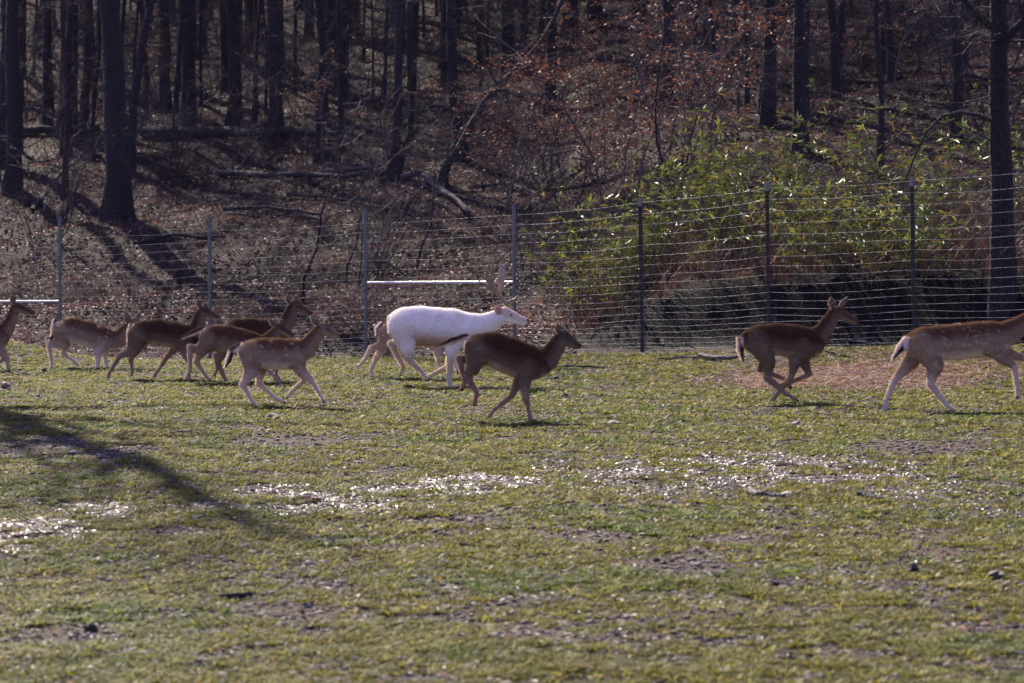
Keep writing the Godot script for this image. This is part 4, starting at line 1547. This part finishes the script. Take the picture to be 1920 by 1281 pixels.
func deer_specs() -> Array:
	var dark := {"back": Color(0.058, 0.031, 0.02), "flank": Color(0.18, 0.14, 0.1), "belly": Color(0.52, 0.42, 0.31), "leg": Color(0.29, 0.225, 0.175), "face": Color(0.085, 0.06, 0.044), "ear": Color(0.1, 0.072, 0.055), "tail_top": Color(0.035, 0.02, 0.016), "rump": Color(0.62, 0.53, 0.46), "line": -0.25, "spots": 0.0, "spot": Color(0.5, 0.42, 0.36)}
	var tan_coat := {"back": Color(0.125, 0.064, 0.037), "flank": Color(0.33, 0.255, 0.18), "belly": Color(0.74, 0.67, 0.57), "leg": Color(0.6, 0.53, 0.46), "face": Color(0.2, 0.14, 0.1), "ear": Color(0.15, 0.11, 0.085), "tail_top": Color(0.06, 0.045, 0.04), "rump": Color(0.68, 0.6, 0.54), "line": 0.2, "low": -0.3, "spots": 0.75, "spot": Color(0.6, 0.5, 0.4)}
	var mixed := dark.duplicate()
	mixed.merge({"back": Color(0.09, 0.043, 0.025), "flank": Color(0.26, 0.195, 0.138), "leg": Color(0.42, 0.33, 0.27), "line": -0.05, "spots": 0.22}, true)
	var white := {"back": Color(0.86, 0.85, 0.81), "flank": Color(0.82, 0.8, 0.73), "belly": Color(0.46, 0.35, 0.24), "leg": Color(0.6, 0.52, 0.42), "face": Color(0.64, 0.55, 0.45), "ear": Color(0.62, 0.36, 0.26), "tail_top": Color(0.8, 0.76, 0.72), "rump": Color(0.84, 0.8, 0.77), "line": 0.0, "spots": 0.0, "spot": Color.WHITE, "low": 0.05}  # reddish ear stands for backlight, brown belly gradient for underside shade
	var out := []
	out.append({"label": "brown doe cut by the photo's left edge, head raised, before the left brace rail", "s": 133.0, "gy": 698.0, "cx": -20.0, "coat": mixed,
		"body": [-100, 622, 13, -85, 624, 22, -58, 626, 23, -32, 628, 24, -10, 630, 23, 2, 628, 18],
		"neck": [13, 614, 13, 23, 597, 10, 27, 583, 9.2], "head": [33, 574, 8.6, 61, 584.5, 4.4],
		"ears": [[28, 567, 24.5, 551.5, 1], [27, 570, 19, 558, -1]], "tail": [-112, 614, 4, -116, 630, 4, -117, 645, 2.5],
		"legs": [["hind", 1, [-92, 628, 18, -92, 655, 9, -112, 670, 4.4, -108, 690, 2.9, -104, 697, 3]], ["hind", -1, [-92, 628, 18, -86, 660, 8, -96, 676, 4.2, -82, 694, 2.9, -76, 698, 3]],
			["fore", 1, [-2, 634, 16, 3, 650, 7.5, 14.5, 668, 3.9, 17, 689, 2.8, 19, 697, 3]], ["fore", -1, [-2, 634, 16, 0, 652, 7, 6, 672, 3.7, -12, 684, 2.7, -19, 690, 2.8]]]})
	out.append({"label": "spotted fawn-bellied doe second from the left, back arched, tail white", "s": 131.0, "gy": 697.0, "cx": 160.0, "coat": tan_coat,
		"body": [112, 615, 14, 136, 617, 23, 165, 624, 23.5, 190, 634, 23.5, 206, 637, 19],
		"neck": [221, 633, 13.5, 234, 620, 10.5, 244, 609, 9], "head": [253, 602, 8.6, 275, 612, 4.4],
		"ears": [[243.5, 605, 237, 581.5, 1, 0.034], [254, 597, 262, 585, -1]], "tail": [103, 600, 3.5, 101, 613, 4, 100, 626, 3.6, 96, 632, 3, 88, 633, 1.4],
		"legs": [["hind", 1, [118, 622, 18, 119, 641, 9, 94, 646, 4.2, 98.5, 681, 2.8, 95, 692, 3]], ["hind", -1, [118, 622, 18, 121, 646, 8.5, 117, 661, 4.2, 142, 680, 2.8, 147.5, 690, 3]],
			["fore", 1, [192, 640, 17, 186, 655, 7.5, 184, 686, 3.5, 157, 691, 2.6, 149, 694, 2.7]], ["fore", -1, [196, 640, 17, 195, 658, 7, 197, 678, 3.5, 202, 698, 2.7, 202, 705, 3]]]})
	out.append({"label": "dark brown doe third from the left, head raised, behind the raised pale tail", "s": 141.0, "gy": 712.0, "cx": 300.0, "coat": dark,
		"body": [256, 620, 14, 268, 622, 22.5, 296, 620, 22.5, 325, 626, 23.5, 344, 632, 25, 354, 636, 21],
		"neck": [365, 624, 14.5, 373, 603, 11.3, 376, 588, 9.5], "head": [382, 580.5, 9, 405, 592, 4.6],
		"ears": [[375, 574, 373, 560, 1], [382, 573, 386.5, 566.5, -1, 0.02]], "tail": [246, 608, 3.6, 243, 622, 4, 242, 640, 2.6],
		"legs": [["hind", 1, [260, 630, 20, 250, 655, 9.5, 226, 665, 4.5, 206, 697, 3, 202, 711, 3.2]], ["hind", -1, [260, 630, 20, 253, 655, 8.5, 244, 672, 4.2, 247, 692, 3, 246, 700, 3]],
			["fore", 1, [347, 640, 18, 351, 659, 8, 357, 681, 4, 354, 700, 3, 358, 710, 3]], ["fore", -1, [345, 638, 18, 331, 648, 8, 314, 666, 4, 297, 691, 3, 288, 705, 3.1]]]})
	out.append({"label": "dark doe behind the others, head highest and raised left of the pipe post", "s": 143.0, "gy": 718.0, "cx": 480.0, "coat": dark,
		"body": [427, 616, 12.5, 442, 618, 21.5, 470, 617.5, 22.5, 500, 621, 23.5, 520, 625, 22],
		"neck": [532.5, 610, 14.5, 544, 591, 11.3, 548, 577, 10], "head": [554, 570, 9.2, 581, 585.5, 4.7],
		"ears": [[543, 565, 539.5, 552, 1], [552, 562, 556, 551.5, -1, 0.02]],
		"legs": [["hind", 1, [432, 622, 18, 424, 653, 9.5, 410, 677, 4.6, 421, 706, 3.1, 430, 718, 3.2]], ["hind", -1, [432, 622, 18, 419, 652, 8.5, 405, 666, 4.3, 407, 690, 3, 402, 700, 3]],
			["fore", 1, [515, 630, 18, 516, 655, 8, 522, 680, 4, 518, 700, 3, 525, 711, 3.1]], ["fore", -1, [515, 630, 18, 522, 655, 7, 534, 672, 4, 516, 690, 3, 508, 697, 3]]]})
	out.append({"label": "brown doe with raised pale tail, head lowered behind the light doe's back", "s": 145.0, "gy": 720.0, "cx": 440.0, "coat": mixed,
		"body": [390, 629, 14, 402, 632, 24, 425, 633.5, 24.5, 450, 639, 24, 470, 645, 24, 483, 649, 20],
		"neck": [496, 642, 13.8, 509, 631, 10.8, 517, 621, 9.4], "head": [524, 613, 9, 547, 626, 4.6],
		"ears": [[518, 609, 506.5, 597, 1], [525, 605, 528, 597.5, -1, 0.02]], "tail": [379, 615, 4.4, 361, 623, 3.9, 344, 631, 1.8],
		"legs": [["hind", 1, [394, 636, 19, 378, 654, 9.5, 358, 648, 4.5, 357, 694, 3.1, 349, 708, 3.2]], ["hind", -1, [394, 636, 19, 375, 660, 8.5, 367, 677, 4.2, 381, 698, 3, 390, 710, 3]],
			["fore", 1, [472, 652, 18, 478, 667, 8, 497, 684, 4, 517, 706, 3, 526, 716, 3.1]], ["fore", -1, [472, 652, 18, 471, 668, 7.5, 480, 690, 4, 466, 708, 3, 460, 716, 3]]]})
	out.append({"label": "light brown doe with white thighs at the front of the left group", "s": 166.0, "gy": 763.0, "cx": 525.0, "coat": tan_coat,
		"body": [460, 655, 14, 475, 659, 25, 497.5, 660, 27, 522.5, 661, 28, 545, 662, 27.5, 558, 660, 23],
		"neck": [572.5, 652, 17, 589, 633, 13, 598, 619, 11], "head": [605, 613, 10.4, 634, 627, 5],
		"ears": [[597, 607, 585, 591, 1, 0.024], [609, 604, 614.5, 599.5, -1, 0.018]], "tail": [449, 645, 4.6, 435, 655, 5, 429, 672, 4.4, 423, 686, 1.6],
		"legs": [["hind", 1, [475, 660, 22, 472, 695, 11.5, 456, 718, 5.2, 473, 748, 3.3, 484, 760, 3.5]], ["hind", -1, [475, 660, 22, 489, 693, 10, 484, 717, 4.8, 514, 744, 3.3, 530, 752.5, 3.5]],
			["fore", 1, [556, 668, 20, 564, 691, 9, 583, 707, 4.7, 601, 738, 3.3, 606, 747, 3.5]], ["fore", -1, [556, 668, 20, 564, 696, 8, 572, 711, 4.4, 546, 732, 3.1, 539, 742, 3.3]]]})
	var bx := func(zx: float, zy: float) -> Vector3: return Vector3((800.0 + zx / 8.0 - 860.0) / 147.0, (724.0 - 480.0 - zy / 8.0) / 147.0, 0.0)
	var horn := func(z0: float, lean: float, list: Array) -> Array:
		var o := []
		for e in list:
			var pts := []
			var rad := []
			for i in range(0, e.size(), 3):
				var p: Vector3 = bx.call(e[i], e[i + 1])
				p.z = z0 + lean * clampf((p.y - 1.1) / 0.45, 0.0, 1.0)
				pts.append(p)
				rad.append(e[i + 2] * (1.18 if e[i + 2] > 20 else 1.45) / 8.0 / 147.0)
			for i in pts.size() - 1:
				var flat: float = 0.35 if maxf(rad[i], rad[i + 1]) > 0.024 else 0.8
				o.append([pts[i], pts[i + 1], rad[i], rad[i + 1], flat, 0.012, 8])
		return o
	var near_horn: Array = horn.call(0.04, 0.16, [[1195, 700, 26, 1120, 620, 21, 1065, 550, 24, 1015, 490, 44, 965, 410, 50, 950, 320, 46], [1000, 520, 20, 905, 545, 8], [940, 450, 26, 850, 400, 14, 785, 360, 7], [920, 480, 20, 830, 480, 12, 770, 465, 6], [890, 490, 14, 800, 510, 7], [915, 340, 26, 870, 300, 14, 838, 272, 7], [920, 300, 24, 900, 200, 14, 945, 90, 7], [975, 300, 24, 985, 180, 14, 1005, 85, 7], [1000, 340, 22, 1010, 190, 12, 1035, 140, 6], [1210, 690, 20, 1290, 645, 13, 1345, 620, 11, 1372, 565, 6]])
	var far_horn: Array = horn.call(-0.04, -0.16, [[1235, 695, 24, 1150, 640, 20, 1088, 545, 22, 1105, 440, 32, 1125, 330, 42, 1140, 220, 44, 1130, 150, 30], [1160, 150, 20, 1190, 105, 12, 1213, 78, 6], [1100, 150, 18, 1092, 85, 6], [1085, 525, 18, 1160, 460, 12, 1215, 415, 10, 1245, 388, 6], [1070, 400, 18, 1050, 355, 14, 1098, 272, 7], [1050, 355, 12, 1020, 330, 6], [1245, 690, 16, 1310, 650, 11, 1350, 590, 6]])
	out.append({"label": "white buck with broad palmate antlers trotting in the middle", "s": 147.0, "gy": 724.0, "cx": 860.0, "coat": white, "wide": 0.7,
		"body": [746, 602, 19, 762.5, 607, 33, 790, 609.5, 36, 820, 612, 35.5, 847, 614, 36, 867, 615, 32],
		"neck": [889, 613, 26, 909, 608, 20, 928, 598, 17], "head": [946, 588, 14, 984, 600.5, 6.4],
		"ears": [[937, 583, 931, 573, 1, 0.03], [938, 590, 936, 580, 1, 0.03]], "tail": [732, 594, 4.5, 735, 610, 5, 741, 624, 2.6], "tuft": [786, 637, 6, 794, 640, 2.5], "antlers": [near_horn, far_horn],
		"legs": [["hind", 1, [758, 614, 30, 765, 649, 12.5, 765, 669, 5.6, 792, 696, 3.8, 798.5, 707.5, 4]], ["hind", -1, [758, 614, 28, 758, 642, 11, 733, 642, 5.2, 756, 685, 3.6, 751, 698, 3.8]],
			["fore", 1, [858, 625, 24, 847, 655, 10.5, 844, 684, 5.6, 842, 711, 4, 846, 723, 4.3]], ["fore", -1, [858, 625, 22, 851, 655, 9.5, 838, 688, 4.9, 812, 700, 3.6, 803, 705, 3.8]]]})
	out.append({"label": "pale brown doe mostly hidden behind the white buck, black-edged tail showing", "s": 140.0, "gy": 707.0, "cx": 790.0, "coat": tan_coat,
		"body": [722, 622, 13.5, 735, 622, 21.5, 765, 619, 22, 800, 619, 22, 830, 622, 23, 845, 623, 20],
		"neck": [862, 611, 14, 876, 597, 11, 883, 588, 9.4], "head": [887, 584, 9, 899, 595, 4.6], "face_z": 0.10,
		"ears": [[881, 580, 871.5, 571.5, -1, 0.024], [889, 579, 897, 570, 1, 0.022]], "tail": [715, 606, 4, 709, 614, 4.6, 707, 625, 2.6],
		"legs": [["hind", 1, [727, 626, 17, 720, 645, 9, 697, 650, 4.5, 684, 673, 3.2, 674.5, 683, 3]], ["hind", -1, [727, 626, 17, 716, 652, 8, 706, 668, 4.6, 695, 693, 3.2, 697, 705, 3.2]],
			["fore", 1, [836, 632, 17, 822, 655, 7.5, 822, 672, 3.9, 824, 685, 3, 826, 692, 3]], ["fore", -1, [838, 632, 17, 848, 655, 7, 853, 670, 3.9, 854, 684, 3, 857, 692, 3]]]})
	out.append({"label": "dark rust-backed doe crouching nearest the camera, tail out, head up", "s": 180.0, "gy": 794.0, "cx": 960.0, "coat": dark,
		"body": [887, 646, 15.5, 901, 651, 28.5, 926, 652, 31, 953, 663, 33, 976, 673, 33, 996, 679, 31, 1010, 680, 25],
		"neck": [1028, 669, 19.5, 1042, 650, 15.5, 1049, 636, 13.8], "head": [1056, 629, 13, 1081, 645, 7.4],
		"ears": [[1048, 620, 1045, 605.5, 1, 0.026], [1053, 620, 1050, 609, -1, 0.022]], "tail": [873, 628, 5, 848, 637, 5.4, 826, 646, 2],
		"legs": [["hind", 1, [898, 656, 24, 888, 687, 12, 876, 701, 5.6, 894, 733, 4, 890.5, 752, 4.2]], ["hind", -1, [896, 654, 22, 884, 672, 10, 861, 670, 5, 872, 713, 4, 868, 724, 4]],
			["fore", 1, [990, 686, 23, 985, 710, 11, 987, 745, 5.6, 993, 776, 4, 997, 790, 4.4]], ["fore", -1, [990, 686, 22, 974, 712, 9.5, 959, 741, 5.2, 927, 766, 3.8, 918, 779, 4]]]})
	out.append({"label": "dark doe bounding on the right with gathered legs and upright ears", "s": 163.0, "gy": 764.0, "cx": 1480.0, "coat": dark,
		"body": [1405, 635, 18.5, 1423.5, 636, 28, 1454, 633, 28.5, 1485, 637.5, 30.5, 1508, 642, 30.5, 1521, 641, 26],
		"neck": [1534.5, 630, 17.5, 1552, 607, 13.8, 1562, 588, 12], "head": [1570, 583, 11.2, 1604, 600, 5.8],
		"ears": [[1560, 574, 1556.5, 557, 1, 0.028], [1575, 573, 1588, 557, -1, 0.022]], "tail": [1386, 634, 4.5, 1388, 652, 5.2, 1392, 673, 2.4],
		"legs": [["hind", 1, [1424, 641, 24, 1441, 678, 11, 1438, 705, 5.8, 1473, 736, 4, 1491, 746, 4.4]], ["hind", -1, [1422, 641, 22, 1436, 670, 9, 1426, 691, 5, 1471, 708, 3.7, 1481, 722, 3.9]],
			["fore", 1, [1504, 648, 23, 1491, 672, 11, 1482.5, 704, 5.2, 1454, 739, 3.8, 1445, 751, 4.1]], ["fore", -1, [1504, 648, 22, 1509, 678, 9, 1519, 700, 4.9, 1483, 715, 3.7, 1469, 719.5, 3.8]]]})
	out.append({"label": "spotted tan doe striding out of the photo's right edge", "s": 170.0, "gy": 770.0, "cx": 1800.0, "coat": tan_coat,
		"body": [1710, 642, 18.5, 1730.5, 642, 30, 1762, 641, 32, 1796, 639, 33, 1830.5, 635, 32.5, 1858.5, 633, 32, 1876, 630, 27],
		"neck": [1896, 619, 20.5, 1918, 605, 15.5, 1937, 590, 13], "head": [1949, 581, 12, 1980, 594, 6.2],
		"ears": [[1940, 572, 1930, 558, 1, 0.028], [1948, 570, 1955, 556, -1, 0.022]], "tail": [1698, 634, 5, 1688, 650, 6.4, 1674, 670, 1.8],
		"legs": [["hind", 1, [1730, 646, 26, 1752, 684, 14, 1743, 717, 6.4, 1773, 756, 4.3, 1785, 766, 4.8]], ["hind", -1, [1728, 646, 26, 1709, 678, 13.5, 1679, 712, 6, 1663, 749, 4.2, 1660.5, 766, 4.6]],
			["fore", 1, [1858, 642, 25, 1877, 667, 10.5, 1900, 685, 5.4, 1907, 726, 4, 1906.5, 738, 4.2]], ["fore", -1, [1860, 640, 24, 1892, 660, 9.5, 1926, 672, 5.2, 1945, 708, 4, 1948, 720, 4.2]]]})
	return out


func build_deer():
	jobs = deer_specs()
	for s in jobs: deer_bones(s)
	var task := WorkerThreadPool.add_group_task(deer_mesh, jobs.size(), -1, true)
	WorkerThreadPool.wait_for_group_task_completion(task)
	var ball := SphereMesh.new()
	ball.radius = 1.0
	ball.height = 2.0
	ball.radial_segments = 12
	ball.rings = 8
	for s in jobs:
		var d: float = FOCAL / s.s
		var at := at_depth(s.cx, s.gy, d) - Vector3(0, 0.012, 0)
		var is_buck: bool = s.has("antlers")
		var o := thing("fallow_buck" if is_buck else "fallow_doe", at, s.label, "deer", "fallow deer running to the right")
		obj("body", s.mesh_built.mesh(), M.coat, o)
		tag(obj("fur", s.hair_built.mesh(), M.hair, o), "", "", "", "stuff")
		for side in [1, -1]:
			var e := obj("eye", ball, M.eye, o)
			e.position = s.eye_at + Vector3(0, 0, s.eye_side * side)
			e.scale = Vector3(0.0155, 0.013, 0.009)
		if is_buck:
			for a in s.antlers_built: obj("antler", a.mesh(), M.antler, o)


func _ready():
	# camera
	var cam := Camera3D.new()
	cam.name = "camera"
	cam.position = Vector3(0, EYE, 0)
	cam.rotation.x = -TILT
	cam.fov = rad_to_deg(2.0 * atan(640.5 / FOCAL))
	cam.near = 0.5
	cam.far = 600.0
	var lens := CameraAttributesPhysical.new()
	lens.frustum_focal_length = 12.0 * FOCAL / 640.5
	lens.frustum_focus_distance = 35.0
	lens.exposure_aperture = 4.0
	lens.frustum_near = 0.5
	lens.frustum_far = 600.0
	cam.attributes = lens
	add_child(cam)
	cam.current = true
	# sky and exposure
	var sky := ProceduralSkyMaterial.new()
	sky.sky_top_color = Color(0.47, 0.49, 0.73)
	sky.sky_horizon_color = Color(0.68, 0.68, 0.84)
	sky.sky_curve = 0.12
	sky.ground_bottom_color = Color(0.22, 0.20, 0.18)
	sky.ground_horizon_color = Color(0.35, 0.34, 0.38)
	sky.sky_energy_multiplier = 0.88
	var env := Environment.new()
	env.background_mode = Environment.BG_SKY
	env.sky = Sky.new()
	env.sky.sky_material = sky
	env.tonemap_mode = Environment.TONE_MAPPER_LINEAR
	env.tonemap_exposure = 2.5
	env.fog_enabled = true
	env.fog_density = 0.00007
	env.fog_light_color = Color(0.86, 0.80, 1.0)
	env.sdfgi_enabled = true
	env.ssao_enabled = true
	env.ssil_enabled = true
	var we := WorldEnvironment.new()
	we.name = "environment"
	we.environment = env
	add_child(we)
	# sun: behind the wood, a little to the left
	var sun := DirectionalLight3D.new()
	sun.name = "sun"
	var elev := deg_to_rad(39.0)
	var az := deg_to_rad(19.0)
	var fall := Vector3(sin(az) * cos(elev), -sin(elev), cos(az) * cos(elev))
	add_child(sun)
	sun.look_at_from_position(Vector3.ZERO, fall, Vector3.UP)
	sun.light_energy = 1.6
	sun.light_color = Color(1.0, 0.95, 0.88)
	sun.light_angular_distance = 0.5
	sun.shadow_enabled = true

	rough_noise.seed = 3
	rough_noise.frequency = 0.06
	rough_noise.fractal_octaves = 3
	mid_noise.seed = 4
	mid_noise.frequency = 0.9
	mid_noise.fractal_octaves = 3
	clod_noise.seed = 5
	clod_noise.frequency = 4.5
	clod_noise.fractal_octaves = 2
	patch_noise.seed = 6
	patch_noise.frequency = 0.55
	patch_noise.fractal_octaves = 4
	var t0 := Time.get_ticks_msec()
	make_materials()
	plan_wet_spots()
	plan_bare_spots()
	build_ground()
	var t1 := Time.get_ticks_msec()
	build_grass()
	build_litter()
	var t2 := Time.get_ticks_msec()
	build_trees()
	build_thicket()
	build_debris()
	var t3 := Time.get_ticks_msec()
	build_fence()
	build_deer()
	name_repeats()
	print("ms ground ", t1 - t0, " scatter ", t2 - t1, " trees ", t3 - t2, " deer ", Time.get_ticks_msec() - t3)
